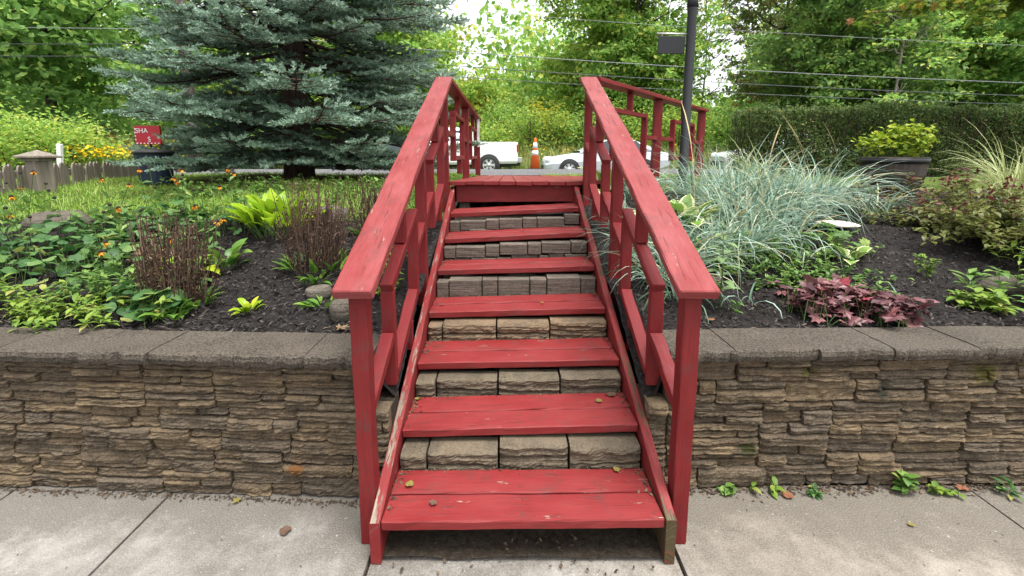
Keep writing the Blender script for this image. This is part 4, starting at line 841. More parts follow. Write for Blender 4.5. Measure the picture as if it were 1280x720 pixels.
def sedan(x, y, name, label, m, zoff=0, flip=0):
    t = empty(name, label, 'car', (x, y, T1(0, y) + zoff), math.pi if flip else 0)
    def ring(z0, z1, hw, hw2): return [(hw - .1, z0), (hw, z0 + .12), (hw + .02, z0 + (z1 - z0) * .55), (hw2 + .02, z1 - .05), (hw2 - .1, z1)]
    b = MB(); loft(b, [(0, ring(.30, .62, .62, .55)), (.06, ring(.22, .68, .74, .66)), (.3, ring(.2, .76, .84, .76)), (.9, ring(.2, .86, .88, .8)), (1.35, ring(.2, .92, .89, .82)), (2.4, ring(.2, .95, .9, .84)), (3.6, ring(.2, .97, .89, .83)), (4.3, ring(.24, .96, .84, .76)), (4.62, ring(.36, .9, .74, .66))]); b.build('body', M[m], t)
    b = MB(); loft(b, [(1.3, ring(.86, .93, .8, .78)), (1.75, ring(.86, 1.18, .8, .66)), (2.2, ring(.86, 1.38, .8, .58)), (2.7, ring(.86, 1.43, .8, .56)), (3.3, ring(.86, 1.40, .8, .56)), (3.8, ring(.86, 1.2, .78, .62)), (4.25, ring(.86, .98, .76, .7))]); b.build('roof', M[m], t)
    b = MB()
    for s in (-1, 1):
        for q in ([(1.62, 1.0), (2.55, 1.0), (2.55, 1.36), (2.22, 1.33)], [(2.63, 1.0), (3.75, 1.0), (3.35, 1.34), (2.63, 1.37)]):
            b = MB(); V = [(a, s * (.89 - (c_ - 1.0) * .42), c_) for a, c_ in q]; b.add(V + [(v[0], v[1] - s * .06, v[2]) for v in V], [(0, 1, 2, 3), (7, 6, 5, 4), (0, 4, 5, 1), (1, 5, 6, 2), (2, 6, 7, 3), (3, 7, 4, 0)]); b.build('side_window', M['glass'], t)
    for s in (-1, 1):
        b = MB(); lathe(b, [(.001, -.07), (.12, -.04), (.15, 0), (.12, .05)], (.2, s * .72, .63), 14, axis='y'); b.build('headlight', M['headlight'], t)
    b = MB(); box(b, -.03, .1, -.5, .5, .30, .46, .02); b.build('grille', M['plastic'], t)
    b = MB(); V = [(1.50, 0, 1.03), (2.16, 0, 1.365)]; q = [(1.49, -.62, 1.035), (1.49, .62, 1.035), (2.15, .5, 1.385), (2.15, -.5, 1.385)]; b.add(q + [(v[0] + .02, v[1], v[2] - .05) for v in q], [(0, 1, 2, 3), (7, 6, 5, 4), (0, 4, 5, 1), (1, 5, 6, 2), (2, 6, 7, 3), (3, 7, 4, 0)]); b.build('windscreen', M['glass'], t)
    for s in (-1, 1):
        b = MB(); box(b, 1.72, 1.9, s * .96 - .07, s * .96 + .07, .98, 1.1, .03); b.build('wing_mirror', M[m], t)
        for xx in (1.55, 2.6, 3.55): b = MB(); box(b, xx - .006, xx + .006, s * .912 - .006, s * .912 + .006, .36, .86, .002); b.build('door_seam', M['plastic'], t)
    b = MB(); box(b, .3, 4.3, -.85, .85, .16, .24, .01); b.build('underbody', M['plastic'], t)
    for xx in (.92, 3.65):
        for s in (-1, 1): wheel(t, xx, s * .84, .32, s, 7)
        arch(t, xx, -.90, .32)
    return t
sedan(1.32, 17.6, 'parked_car', 'silver sedan parked across the road to the right of the orange cone', 'silver_car', -.02)
sedan(7.7, 16.9, 'parked_car', 'pale silver car half hidden behind the lyme grass', 'silver_car', .12)
sedan(-7.9, 19.8, 'parked_car', 'dark blue car glimpsed under the spruce boughs', 'dark_car')
def cone(x, y, label, h=.92):
    t = empty('traffic_cone', label, 'traffic cone', (x, y, T1(x, y)), group='traffic cones by the road'); b = MB(); box(b, -.19, .19, -.19, .19, 0, .035, .01); b.build('base', M['rubber'], t)
    R_ = lambda z: .155 - .125 * (z / h); b = MB(); lathe(b, [(R_(.035), .035), (R_(h * .96), h * .96), (.026, h), (.012, h)], sides=24); b.build('cone_body', M['orange'], t)
    for z0, z1 in ((.42, .55), (.62, .78)): b = MB(); lathe(b, [(R_(z0 * h / .92), z0 * h / .92), (R_(z0 * h / .92) + .004, z0 * h / .92), (R_(z1 * h / .92) + .004, z1 * h / .92), (R_(z1 * h / .92), z1 * h / .92)], sides=24); b.build('reflective_band', M['white'], t)
cone(.80, 13.6, 'orange traffic cone with two white bands between pickup and sedan')
cone(-3.9, 14.0, 'orange traffic cone half hidden low behind the spruce')
t = empty('utility_pole', 'brown wooden utility pole behind the blue spruce', 'utility pole', (-10.6, 15.6, 1.0)); b = MB(); tube(b, [(0, 0, -.5), (0, 0, 4), (.02, 0, 9)], [.2, .18, .14], 12); b.build('pole', M['bark'], t)
b = MB(); box(b, -.06, .06, -.9, .9, 7.6, 7.72, .01); b.build('crossarm', M['bark_dark'], t)
def wire(label, z0, zl, zr, rad, m, yo=0, yr_=15.6, bar=0):
    b = MB(); P = []; x0 = -10.6
    for u in lin(0, 1, 24): P.append((x0 - 40 * (1 - u), 15.6 + yo - 7 * (1 - u), zl + (z0 - zl) * u - 1.2 * 4 * u * (1 - u) * .25))
    for u in lin(0, 1, 48)[1:]: P.append((x0 + 46 * u, 15.6 + yo + (yr_ - 15.6) * u, z0 + (zr - z0) * u - 4 * u * (1 - u) * bar))
    tube(b, P, rad, 6); tag(b.build('power_line', M[m]), label, 'overhead wire', 'overhead wires')
wire('topmost thin overhead wire crossing high over the lime trees', 6.9, 6.6, 4.6, .007, 'wire', bar=.5)
wire('pale thick overhead wire, the brightest one above the hedge', 5.55, 5.3, 3.55, .012, 'wire', bar=.5)
wire('dark overhead wire just below the pale thick one', 5.1, 4.5, 3.2, .011, 'wire_dark', bar=.52)
wire('lowest dark overhead wire crossing behind the railing tops', 4.72, 4.3, 2.95, .011, 'wire_dark', bar=.5)
# red sign and dark bin under the spruce, small brick house beyond, white marker
t = empty('red_sign', 'red lettered sign board half hidden by spruce boughs', 'sign', (-4.62, 5.95, 1.64)); b = MB(); box(b, -.165, .165, -.012, .012, 0, .235, .003); bd = b.build('board', M['sign_red'], t)
def text(s, x, z, size, y, m, parent):
    cu = bpy.data.curves.new('lettering', 'FONT'); cu.body = s; cu.size = size; cu.extrude = .001; o = bpy.data.objects.new('lettering', cu); C.objects.link(o)
    dg = bpy.context.evaluated_depsgraph_get(); me = bpy.data.meshes.new_from_object(o.evaluated_get(dg)); bpy.data.objects.remove(o); me.materials.append(m); o = bpy.data.objects.new('lettering', me); C.objects.link(o); o.rotation_euler = (math.pi / 2, 0, 0); o.location = (x, y, z); o.parent = parent; return o
text('SHA', -.145, .145, .085, -.016, M['white'], bd); text('S', .0, .035, .09, -.016, M['white'], bd)
b = MB()
for k in range(7): box(b, -.15 + k * .046, -.13 + k * .046, -.016, -.0125, .008, .02, .001)
for k in range(4): box(b, -.160, -.146, -.016, -.0125, .05 + k * .045, .07 + k * .045, .001)
b.build('border_marks', M['white'], bd); b = MB(); tube(b, [(0, .026, -.5), (0, .026, .2)], .014, 8); b.build('sign_post', M['black_metal'], t)
t = empty('trash_bin', 'dark ribbed bin standing under the red sign', 'bin', (-4.40, 5.72, 1.14)); b = MB(); lathe(b, [(.16, 0), (.17, .02), (.20, .36), (.21, .38), (.19, .385)], sides=20, smooth=False); b.build('bin_body', M['dark_car'], t); b = MB(); lathe(b, [(.215, .385), (.215, .41), (.1, .435), (0, .44)], sides=20); b.build('lid', M['plastic'], t)
t = empty('brick_house', 'small orange brick house far behind the lime bush', 'house', (-27.4, 28, .4)); b = MB(); box(b, -1.3, 1.3, 0, 3, 0, 2.6, .02); b.build('wall', M['brick'], t); b = MB(); prism(b, [(-1.5, 2.62), (1.5, 2.62), (0, 3.5)], -.3, 3.3, 'y', .01); b.build('roof', M['roof'], t)
for x in (-.62, .62): b = MB(); box(b, x - .45, x + .45, -.06, .03, 1.0, 2.1, .01); f_ = b.build('window', M['white'], t); q = MB(); box(q, x - .38, x + .38, -.07, -.055, 1.07, 2.03, .004); q.build('pane', M['glass'], f_)
b = MB(); sweep(b, (-7.25, 7.4, 1.1), (-7.18, 7.4, 1.68), .07, .05, up=(0, 1, 0), seg=3); tag(b.build('marker_post', M['white']), 'leaning white marker post behind the capped fence post', 'marker post')

# ------------------------------------------------------------------ barrel planter, stones
t = empty('barrel_planter', 'dark half barrel planter in front of the hedge', 'planter', (3.98, 4.75, 1.06)); b = MB(); lathe(b, [(.17, 0), (.23, .10), (.27, .24), (.285, .42), (.26, .425), (.25, .36), (.0, .36)], sides=26, smooth=False); b.build('barrel', M['barrel'], t)
for z, r0 in ((.08, .220), (.36, .284)): b = MB(); lathe(b, [(r0 - .006, z), (r0 + .003, z), (r0 + .008, z + .05), (r0 - .006, z + .05)], sides=26); b.build('hoop', M['black_metal'], t)
r = np.random.default_rng(77); t = empty('planter_flowers', 'yellow green leafy plant growing in the half barrel', 'plant', (4.0, 4.75, 1.42)); m = 40; a = r.uniform(0, 6.28, m); rr = np.sqrt(r.random(m)) * .25; tp = np.stack([np.cos(a) * rr, np.sin(a) * rr, .28 - .5 * rr ** 2 * 2 + r.uniform(-.08, .06, m)], 1)
u = lin(0, 1, 4)[None, :, None]; b = MB(); stems(b, tp[:, None] * u + np.array([0, 0, -.05]) * (1 - u), .004, 3); b.build('stems', G['stem'], t); b = MB(); n = 750; P = tp[r.integers(0, m, n)] + r.normal(0, .05, (n, 3)); leaves(b, P, .062, .7, .55); b.build('crown', G['barrel'], t)
def rock_at(name, label, x, y, s, seed, m='rock', dz=0, cat='rock', rz=0): b = MB(); z = T1(x, y); rock(b, (0, 0, 0), s, seed, rz); o = b.build(name, M[m]); o.location = (x, y, z + dz); tag(o, label, cat); return o
rock_at('rock', 'smooth grey rock at the foot of the stalks beside the handrail', -1.09, 2.52, (.075, .06, .045), 5, dz=.02)
rock_at('rock', 'rough grey rock against the stair post by the cap stones', -.86, 2.30, (.07, .09, .09), 6, dz=.03)
rock_at('rock', 'mossy brown rock among the weeds left of the brown stalks', -2.12, 2.55, (.12, .09, .08), 8, dz=.03)
rock_at('flagstone', 'flat white stone lying beside the lyme grass', 2.55, 3.5, (.14, .12, .022), 9, 'pale_stone', .05, 'stone')
rock_at('flagstone', 'tan flagstone half buried behind the right handrail end', 1.12, 2.72, (.17, .1, .03), 12, 'rock', .02, 'stone')
rock_at('rock', 'brown boulder behind the black eyed susans by the picket fence', -3.55, 3.55, (.22, .14, .09), 14, 'rock', .03)
rock_at('rock', 'low grey rock showing between the green leaves and the bronze shrub', 2.95, 2.62, (.12, .09, .06), 15, 'rock', .02)
rock_at('rock', 'grey boulder behind the dried stalks, below the spruce', -1.55, 3.75, (.24, .15, .085), 16, 'rock', .0)

# ------------------------------------------------------------------ planting
def rosette(name, label, x, y, n, L, Wd, mat, seed, el=(.5, 1.35), droop=(.7, 1.6), spread=.05, prof=(.12, .55, .92, 1, .8, .42, .02), fold=.3, cat='plant', petiole=.35, group=None):
    r = np.random.default_rng(seed); z = T1(x, y); t = empty(name, label, cat, (x, y, z), group=group); az = r.uniform(0, 6.28, n); e = r.uniform(*el, n); k = r.uniform(.7, 1.15, n); rr = np.sqrt(r.random(n)) * spread
    base = np.stack([np.cos(az) * rr, np.sin(az) * rr, np.full(n, -.01)], 1); pl = L * petiole * k; d = np.stack([np.cos(az) * np.cos(e), np.sin(az) * np.cos(e), np.sin(e)], 1); tip = base + d * pl[:, None]
    b = MB(); stems(b, base[:, None] + (tip - base)[:, None] * lin(0, 1, 3)[None, :, None], .004 * (L / .3) + .001, 4); b.build('stems', G['stem'], t)
    b = MB(); blades(b, tip, az, L * k, Wd * k, e, r.uniform(*droop, n), prof, fold, twist=r.normal(0, .35, n)); b.build('leaves', G[mat], t); return t
rosette('hosta', 'big lime and gold hosta in front of the spruce', -1.74, 3.42, 74, .21, .085, 'hosta_lime', 101, petiole=.6, el=(.75, 1.5), droop=(.4, 1.3), spread=.17)
rosette('hosta', 'green hosta just below the big lime hosta', -1.82, 2.88, 16, .15, .07, 'hosta_green', 102, spread=.04)
rosette('hosta', 'lime hosta close behind the left brown stalk clump', -2.05, 2.80, 14, .17, .085, 'hosta_lime', 103, spread=.05)
rosette('hosta', 'small lime hosta alone on the black mulch by the wall', -1.40, 2.36, 15, .095, .032, 'hosta_lime', 104, spread=.02, petiole=.2)
rosette('hosta', 'cream edged hosta spilling beside the top of the right handrail', 1.33, 3.5, 60, .25, .13, 'hosta_var', 105, spread=.16, el=(.5, 1.3), fold=.2)
rosette('hosta', 'cream edged hosta beside the deck corner and the sedan', .98, 4.45, 26, .26, .16, 'hosta_var', 106, spread=.1, fold=.2)
rosette('hosta', 'small cream edged hosta between groundcover and bronze shrub', 2.25, 2.92, 12, .13, .085, 'hosta_var', 107, spread=.05, fold=.2)
rosette('hosta', 'broad green hosta at the bottom of the left stalk clump', -1.72, 2.24, 9, .11, .05, 'hosta_green', 108, spread=.03)
for i, (x, y, lb) in enumerate([(-1.02, 2.42, 'fresh green sprout beside the grey rock near the left handrail'), (-1.16, 2.66, 'dark green clump under the right hand brown stalks'), (.97, 3.0, 'green sprout behind the right stair rail')]): rosette('green_sprout', lb, x, y, 16, .10, .03, 'hosta_green', 120 + i, spread=.05, petiole=.15)
# left bed: spreading broad leaves
def carpet(name, label, pts, n, size, mat, seed, hgt=.12, outline=ROUND, tilt=(-.35, .8), cat='plant', cup=.25):
    r = np.random.default_rng(seed); c = np.array(pts, float); x, y = c[:, 0].mean(), c[:, 1].mean(); z = T1(x, y); t = empty(name, label, cat, (x, y, z)); i = r.integers(0, len(c), n); X = c[i, 0] + r.normal(0, 1, n) * c[i, 2]; Y = np.maximum(c[i, 1] + r.normal(0, 1, n) * c[i, 2] * .8, 2.07); hz = hgt * r.uniform(.3, 1.15, n)
    B = np.stack([X, Y, TZ(X, Y)], 1) - (x, y, z); P = B + np.stack([0 * hz, 0 * hz, hz], 1); a = r.uniform(0, 6.28, n); b = MB(); lean = np.stack([np.cos(a), np.sin(a), 0 * a], 1) * size * -.4
    stems(b, np.stack([B + lean, (B + P) / 2 + lean * .6, P], 1), .0022, 3); b.build('stems', G['stem'], t)
    b = MB(); shaped(b, P, a, r.uniform(*tilt, n) * -1, size * r.uniform(.6, 1.25, n), outline, cup, roll=r.normal(0, .42, n)); b.build('leaves', G[mat], t); return t
carpet('foamflower', 'spreading mat of broad dark green leaves below the boulder', [(-2.95, 2.85, .22), (-2.6, 3.0, .18), (-3.35, 2.9, .2), (-3.0, 3.2, .2)], 300, .072, 'broad', 201, .15)
carpet('foamflower', 'dark green leafy mat between the brown stalks and lawn', [(-2.35, 3.45, .2), (-2.75, 3.5, .2), (-1.95, 3.62, .12), (-3.1, 3.55, .15)], 260, .07, 'broad', 202, .15)
carpet('foamflower', 'low round leaved plant left of the brown stalk clump', [(-1.98, 2.42, .1), (-2.05, 2.6, .1), (-1.88, 2.3, .06)], 120, .072, 'broad', 203, .13)
carpet('coral_bells', 'purple coral bells with lobed wine leaves at the wall edge', [(1.74, 2.30, .085), (1.88, 2.27, .085), (1.64, 2.33, .07), (1.98, 2.22, .06), (1.80, 2.40, .07)], 230, .082, 'purple', 204, .13, MAPLE, (-.1, .5))
carpet('maple_seedling', 'green lobed leaves above the cream edged little hosta', [(2.2, 3.08, .08)], 26, .095, 'cover', 205, .15, MAPLE)
# brown dried stalk clumps
def stalks(label, x, y, n, w, h, seed):
    r = np.random.default_rng(seed); z = T1(x, y); t = empty('dried_stalks', label, 'dried plant', (x, y, z)); az = r.uniform(0, 6.28, n); rr = np.sqrt(r.random(n)); B = np.stack([np.cos(az) * rr * w[0] * .75, np.sin(az) * rr * w[1] * .75, 0 * az - .01], 1); hh = h * r.uniform(.5, 1.15, n)
    Tp = B * 1.35 + np.stack([r.normal(0, .04, n), r.normal(0, .04, n), hh], 1); u = lin(0, 1, 6)[None, :, None]; P = B[:, None] * (1 - u) + Tp[:, None] * u + r.normal(0, .006, (n, 6, 3)); b = MB(); stems(b, P, .0024, 4); b.build('stalks', G['brown'], t)
    i = r.integers(0, n, n * 16); v = r.random(n * 16) ** .7; q = P[i, 0] * (1 - v[:, None]) + P[i, -1] * v[:, None]; b = MB(); leaves(b, q + r.normal(0, .006, q.shape), .017, .5, .1); b.build('seed_pods', G['brown'], t)
    m = 40; a = r.uniform(0, 6.28, m); b = MB(); blades(b, np.stack([np.cos(a) * w[0] * .7, np.sin(a) * w[1] * .7, 0 * a], 1), a + r.normal(0, .6, m), .13, .03, r.uniform(.5, 1.3, m), r.uniform(.3, 1.2, m), [.3, .9, 1, .6, .05]); b.build('leaves', G['hosta_green'], t)
stalks('dried brown stalk clump at the wall edge with green leaves at its foot', -1.83, 2.42, 150, (.21, .14), .47, 301)
stalks('dried brown stalk clump close beside the left handrail', -1.22, 2.84, 140, (.24, .18), .50, 302)
stalks('dried brown seed stalks behind the handrail, against the lawn', -.98, 3.35, 90, (.20, .2), .42, 303)
# black eyed susans
def susans(label, x, y, n, w, seed, fl=.6, h=.34):
    r = np.random.default_rng(seed); z = T1(x, y); t = empty('black_eyed_susan', label, 'flowers', (x, y, z)); B = np.stack([r.normal(0, w, n), r.normal(0, w * .7, n), np.zeros(n)], 1); Tp = B * 1.2 + np.stack([r.normal(0, .05, n), r.normal(0, .05, n), h * r.uniform(.6, 1.2, n)], 1); u = lin(0, 1, 4)[None, :, None]
    b = MB(); stems(b, B[:, None] * (1 - u) + Tp[:, None] * u, .0025, 3); b.build('stems', G['stem'], t); b = MB(); m = n * 9; i = r.integers(0, n, m); v = r.random(m) * .75; leaves(b, B[i] * (1 - v[:, None]) + Tp[i] * v[:, None], .075, .38, .5); b.build('leaves', G['cover'], t)
    b = MB(); pet = r.random(n) < fl; pet[:2] = True
    for p in Tp: lathe(b, [(.002, -.006), (.011, -.002), (.012, .006), (.007, .014), (.001, .017)], p, 8)
    b.build('seed_heads', G['cone'], t); q = Tp[pet]; k = 10; b = MB(); a = np.tile(np.arange(k) / k * 6.283, len(q)); blades(b, np.repeat(q, k, 0), a, .032, .011, r.uniform(-1.1, .1, len(a)), .5, [.5, 1, .9, .2], .1); b.build('petals', G['orange'], t)
SU = [(-3.35, 3.15, 15, .14, 'orange black eyed susans at the edge, left of the boulder'), (-2.75, 3.75, 20, .16, 'black eyed susans in front of the capped fence post'), (-2.25, 3.8, 18, .15, 'black eyed susans in front of the red sign and bin'), (-1.98, 2.75, 9, .09, 'few orange flowers just behind the left brown stalks'), (-2.35, 2.62, 8, .1, 'orange flowers beside the mossy brown rock'), (-3.9, 3.6, 16, .2, 'black eyed susans beside the picket fence'), (-2.5, 3.15, 12, .15, 'black eyed susans amid the dark leafy mats')]
for i, (x, y, n, w, lb) in enumerate(SU): susans(lb, x, y, max(4, int(n * .6)), w * 1.25, 400 + i, .22)
# withered large leaf on the dark mat
b = MB(); r = np.random.default_rng(8); P = np.array([(-2.42, 2.93, 0), (-2.36, 2.9, 0), (-2.3, 2.95, 0), (-2.4, 2.88, 0), (-2.22, 2.96, 0)]) + (0, 0, T1(-2.4, 2.9) + .16); shaped(b, P, r.uniform(3.5, 6, 5), r.uniform(-1.3, -.5, 5), .15, MAPLE, .7, roll=r.normal(0, .8, 5)); tag(b.build('withered_leaf', G['dry']), 'large withered tan leaves draped over the dark green mat', 'dead leaf')
# weeds
def weed(name, label, x, y, n, w, h, leaf, mat, seed, asp=.4, per=10, cat='weed'):
    r = np.random.default_rng(seed); z = T1(x, y) if y > 1.95 else 0; t = empty(name, label, cat, (x, y, z)); w = np.broadcast_to(w, (2,)); B = np.stack([r.normal(0, w[0], n), r.normal(0, w[1], n), np.zeros(n)], 1)
    if y > 1.95: B[:, 1] = np.maximum(B[:, 1], 2.08 - y); B[:, 2] = TZ(B[:, 0] + x, B[:, 1] + y) - z
    Tp = B + np.stack([r.normal(0, .25 * h, n), r.normal(0, .25 * h, n), h * r.uniform(.5, 1.1, n)], 1); u = lin(0, 1, 4)[None, :, None]; b = MB(); stems(b, B[:, None] * (1 - u) + Tp[:, None] * u, .0016, 3); b.build('stems', G['stem'], t)
    m = n * per; i = r.integers(0, n, m); v = .25 + .75 * r.random(m); a = r.uniform(0, 6.28, m); b = MB(); L = leaf * r.uniform(.6, 1.25, m); blades(b, B[i] * (1 - v[:, None]) + Tp[i] * v[:, None], a, L, L * asp, r.uniform(-.1, .8, m), r.uniform(.3, 1.1, m), [.15, .8, 1, .6, .03], .25); b.build('leaves', G[mat], t)
weed('weed_patch', 'tangle of light green weeds along the wall behind the cap stones, left of the stalks', -2.3, 2.25, 60, (.24, .08), .12, .055, 'weed', 501)
weed('weed_patch', 'leggy weeds over the far end of the left wall', -3.0, 2.3, 70, (.25, .1), .16, .07, 'weed', 502)
weed('weed_patch', 'weeds under the dark leafy mat beside the mossy rock', -2.2, 2.5, 40, (.14, .08), .18, .055, 'cover', 503)
weed('groundcover', 'bright green lacy groundcover spreading below the lyme grass', 1.75, 2.95, 170, (.25, .26), .10, .038, 'cover', 504, .5)
weed('groundcover', 'green groundcover tucked between lyme grass tufts and tan flagstone', 1.4, 3.0, 110, (.18, .16), .15, .045, 'cover', 505, .45)
weed('groundcover', 'thin green creeping plant right behind the purple coral bells', 1.85, 2.62, 60, (.2, .09), .07, .035, 'cover', 506, .5)
weed('leafy_perennial', 'bushy green perennial at the wall edge under the bronze shrub', 3.1, 2.35, 75, (.22, .1), .22, .085, 'cover', 507, .42)
weed('leafy_perennial', 'thin leaved green plant beyond the wall edge perennial', 3.55, 2.7, 80, (.22, .16), .28, .08, 'weed', 508, .3)
weed('leafy_perennial', 'low pale leaved plant at the mulch edge left of the bushy perennial', 2.58, 2.40, 16, (.08, .05), .09, .06, 'weed', 509, .5)
weed('leafy_perennial', 'tiny reddish green plant alone on the mulch below the bronze shrub', 2.62, 2.78, 10, (.04, .04), .13, .035, 'weed', 510, .5)
weed('weed_patch', 'weeds on the lawn edge beneath the spruce boughs', -2.6, 4.7, 90, (.6, .3), .16, .06, 'cover', 511, .5)
weed('weed_patch', 'weeds spilling by the deck corner post on the lawn side', -1.1, 4.5, 70, (.3, .35), .16, .06, 'cover', 512, .5)
weed('weed_patch', 'small weeds among dry leaves beside the left stringer', -.74, 2.75, 22, (.07, .2), .10, .045, 'weed', 513, .45)
weed('goldenrod', 'yellow flowering goldenrod behind the picket fence', -7.0, 8.3, 50, (.5, .25), .42, .07, 'weed', 514, .3)
b = MB(); P = np.stack([rng.normal(-7.0, .5, 240), rng.normal(8.2, .2, 240), 1.13 + rng.uniform(.34, .55, 240)], 1); leaves(b, P, .07, .6, .5); o = b.build('flower_heads', G['yellow'], bpy.data.objects['goldenrod']); o.location = -bpy.data.objects['goldenrod'].location
for i, (x, lb) in enumerate([(.99, 'weed at the wall foot nearest the right stair post'), (1.15, 'weed with brown leaves beside it at the wall foot'), (1.37, 'rosette weed at the wall foot below the coral bells'), (1.78, 'tallest weed at the wall foot'), (1.92, 'low weed right beside the tallest wall foot weed'), (2.25, 'weed at the wall foot past the pavement joint')]): weed('wall_weed', lb, x, 1.845 - .01 * (i % 3), (6, 3, 8, 5, 7, 4)[i], ((.02, .03, .014, .018, .03, .035)[i], .010), (.035, .05, .03, .10, .04, .06)[i], (.034, .045, .03, .048, .034, .04)[i], ('cover', 'weed', 'broad', 'cover', 'weed', 'broad')[i], 530 + i, (.6, .45, .5, .7, .65, .5)[i], 5)
# tall single stem weed behind the right rail end
def stem_plant(x, y, h, label):
    r = np.random.default_rng(6); z = T1(x, y); t = empty('tall_weed', label, 'weed', (x, y, z)); b = MB(); tube(b, [(0, 0, 0), (.004, 0, h * .5), (-.004, .003, h)], [.0045, .004, .002], 6); b.build('stem', G['stem'], t); n = 13; k = np.arange(n); zz = h * (.28 + .72 * (k / (n - 1))); a = k * 2.4; L = .115 * (1 - .5 * k / n) + .02
    b = MB(); blades(b, np.stack([0 * zz, 0 * zz, zz], 1), a, L, L * .42, .35, 1.0, [.12, .7, 1, .85, .5, .05], .3); b.build('leaves', foliage('grey_green_leaves', [(0, (.12, .2, .07)), (1, (.25, .34, .14))], .25), t)
stem_plant(1.14, 2.36, .42, 'single upright weed with grey green leaves behind the right handrail end')
# grasses
def grass(name, label, tufts, mat, seed, cat='grass', prof=(.7, 1, .9, .75, .55, .3, .05), fold=.35):
    r = np.random.default_rng(seed); c = np.array(tufts, float); x, y = c[0, :2]; z = T1(x, y); t = empty(name, label, cat, (x, y, z)); b = MB()
    for (tx, ty, n, w, L, lean) in tufts:
        n = int(n * .9); a = r.uniform(0, 6.28, n); rr = np.sqrt(r.random(n)) * w; bx = tx + np.cos(a) * rr; by = ty + np.sin(a) * rr; a2 = a + r.normal(0, .7, n); B = np.stack([bx, by, TZ(bx, by) - .01], 1) - (x, y, z)
        blades(b, B, a2, L * r.uniform(.55, 1.15, n), r.uniform(.006, .015, n), r.uniform(.75, 1.5, n), r.uniform(.7, 2.5, n) * lean, prof, fold, twist=r.normal(0, .9, n))
    b.build('blades', G[mat], t); return t
grass('lyme_grass', 'large sprawling clump of blue grey lyme grass below the lamp post', [(1.62, 3.12, 130, .15, .62, 1.2), (1.38, 2.95, 90, .1, .56, 1.25), (2.0, 3.3, 90, .15, .6, 1.15), (1.85, 3.6, 150, .2, .7, 1), (2.25, 3.75, 170, .22, .72, 1), (1.75, 4.05, 130, .18, .66, 1), (2.65, 4.05, 170, .24, .72, 1), (2.15, 4.3, 170, .25, .74, .9), (2.95, 4.25, 150, .2, .68, 1.1), (1.2, 3.2, 60, .1, .5, 1.2), (2.45, 4.6, 150, .25, .6, .8), (1.25, 4.2, 90, .16, .5, 1), (3.05, 3.85, 70, .16, .5, 1.2)], 'lyme', 601)
grass('lyme_grass', 'blue grey lyme grass growing through the right stair rail', [(.98, 2.72, 150, .12, .52, 1.1), (.95, 3.1, 130, .12, .5, 1.1), (1.15, 2.95, 170, .14, .58, 1.2), (.98, 2.5, 50, .07, .38, 1.3), (.9, 3.45, 60, .08, .42, 1)], 'lyme', 602)
grass('lyme_grass', 'few loose lyme grass blades trailing by the groundcover', [(1.95, 2.95, 22, .07, .3, 1.6), (2.2, 2.45, 3, .02, .22, .5), (1.35, 2.45, 5, .04, .25, 1.6)], 'lyme', 603)
grass('striped_grass', 'arching cream striped grass clump at the hedge foot', [(4.72, 4.25, 220, .12, .82, .9), (5.0, 4.1, 120, .12, .72, 1)], 'stripe', 604)
grass('striped_grass', 'pale yellow striped grass rising behind the lyme grass', [(2.75, 4.95, 70, .12, .72, .75)], 'stripe', 605)
b = MB(); Bq = np.array([(1.53, 3.7), (2.9, 4.35), (2.98, 4.4), (2.4, 4.3), (3.3, 4.5)]); Bq = np.stack([Bq[:, 0], Bq[:, 1], TZ(Bq[:, 0], Bq[:, 1])], 1)
mid = blades(b, Bq, [1.8, 2.9, 2.5, .6, 2.7], [1.02, .95, .9, .8, .8], .009, [1.5, 1.45, 1.4, 1.45, 1.5], [.5, .6, .5, .5, .5], [.7, .7, .7, .6, .6, .8, 1.4, 1.2, .3], .5); o = b.build('seed_stalks', G['tan'], [e for e in bpy.data.objects if e.name.startswith('lyme_grass')][0]); o.location = -o.parent.location
# bronze shrub
def weigela():
    x, y = 3.62, 3.42; z = T1(x, y); t = empty('bronze_shrub', 'bronze and crimson leaved shrub spreading over the mulch', 'shrub', (x, y, z)); r = np.random.default_rng(21); n = 90; a = r.uniform(0, 6.28, n); L = r.uniform(.45, .98, n); e = r.uniform(.25, 1.25, n); P = []
    u = lin(0, 1, 6); d = np.stack([np.cos(a) * np.cos(e) * 1.1, np.sin(a) * np.cos(e), np.sin(e) * .60], 1); Q = d[:, None] * (L[:, None] * u)[..., None] + np.stack([0 * u, 0 * u, -.12 * u ** 2], 1)[None] + r.normal(0, .012, (n, 6, 3)); Q[:, :, 2] = np.maximum(Q[:, :, 2], .03 + 0 * u); b = MB(); stems(b, Q, .005 * (1 - .6 * u)[None], 4); b.build('stems', G['redstem'], t)
    m = 5200; i = r.integers(0, n, m); v = .3 + .7 * r.random(m) ** .8; k = v * 5; j = np.minimum(k.astype(int), 4); f = (k - j)[:, None]; p = Q[i, j] * (1 - f) + Q[i, j + 1] * f + r.normal(0, .03, (m, 3)); b = MB(); L_ = r.uniform(.035, .065, m); blades(b, p, a[i] + r.normal(0, 1.1, m), L_, L_ * .5, r.uniform(-.5, .7, m), r.uniform(.1, .9, m), [.15, .9, 1, .6, .03], .25); b.build('leaves', G['weigela'], t)
    s = np.argsort(-Q[:, -1, 2])[:22]; s = r.choice(s, 300); b = MB(); p = Q[s, -1] + r.normal(0, .035, (300, 3)) + (0, 0, .02); leaves(b, p, .045, .5, .3); b.build('crimson_tips', G['crimson'], t)
weigela()
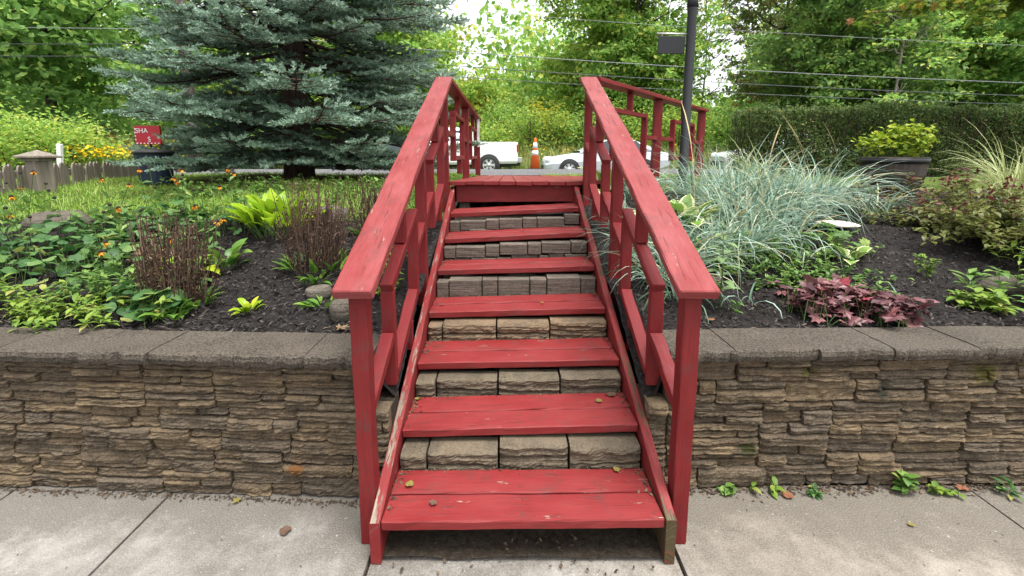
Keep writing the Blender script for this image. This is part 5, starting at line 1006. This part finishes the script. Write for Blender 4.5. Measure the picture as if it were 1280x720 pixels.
# lawn blades
b = MB(); n = 42000; X = np.where(rng.random(n) < .9, rng.uniform(-6.2, -.6, n), rng.uniform(.7, 3.5, n)); Y = 3.65 + rng.random(n) ** 1.3 * 5.5; k = (np.hypot(X + 3.15, Y - 6.9) > 1.0 + .9 * rng.random(n)) & ((X < 0) | (Y > 5)) & ~((X > -.56) & (X < .65)); X, Y = X[k], Y[k]; n = len(X)
blades(b, np.stack([X, Y, TZ(X, Y) - .004], 1), rng.uniform(0, 6.28, n), rng.uniform(.035, .10, n), .0055, rng.uniform(.7, 1.5, n), rng.uniform(.2, 1.2, n), [.8, 1, .6, .05], .2)
tag(b.build('lawn_grass', G['grass']), 'short green lawn grass under the spruce', 'grass', kind='stuff')
# fallen leaves
def fallen(x, y, z, s, mat, label, seed):
    r = np.random.default_rng(seed); b = MB(); shaped(b, [(0, 0, .004)], r.uniform(0, 6.28), 0, s * .72, MAPLE if seed % 2 else ROUND, -.25); o = b.build('fallen_leaf', G[mat]); o.location = (x, y, z + .003); tag(o, label, 'leaf', 'fallen leaves')
FL = [(-.40, 1.66, .172, .045, 'fallen', 'small yellow leaf on the left end of the lowest tread'), (-.30, 1.58, .172, .045, 'fallen_brown', 'curled brown leaf near the middle board joint of the lowest tread'), (.43, 2.04, .320, .045, 'fallen', 'yellow leaf on the second tread'), (.53, 2.10, .325, .07, 'fallen_brown', 'big brown leaf in the right corner of the second tread'), (.47, 1.745, .178, .04, 'fallen', 'yellow leaf at the back of the lowest tread on the right'), (-.44, 2.10, .302, .035, 'fallen', 'yellow leaf in the left corner of the second tread'), (.20, 2.68, .605, .03, 'fallen', 'tiny leaf on the fourth tread'),
      (-.40, 2.70, .59, .035, 'fallen_brown', 'brown scrap at the left end of the fourth tread'), (-.88, 1.62, .001, .06, 'fallen_brown', 'brown leaf alone on the concrete left of the stairs'), (-1.18, 1.80, .001, .05, 'fallen', 'pale leaf on the concrete at the left wall foot'), (1.24, 1.80, .002, .06, 'fallen_red', 'reddish leaf on the concrete at the right wall foot'), (2.08, 1.86, .004, .07, 'fallen_red', 'large rusty leaf at the right wall foot by the joint'), (1.05, 2.22, .665, .05, 'fallen_red', 'rusty leaf on the mulch beside the upright weed'), (-.80, 2.12, .655, .10, 'dry', 'large tan leaf at the wall edge beside the left stair post'), (1.66, 1.66, .001, .03, 'fallen', 'tiny green yellow leaf on the right concrete slab')]
for i, (x, y, z, s, m, lb) in enumerate(FL): fallen(x, y, z, s, m, lb, 700 + i)
print('built')
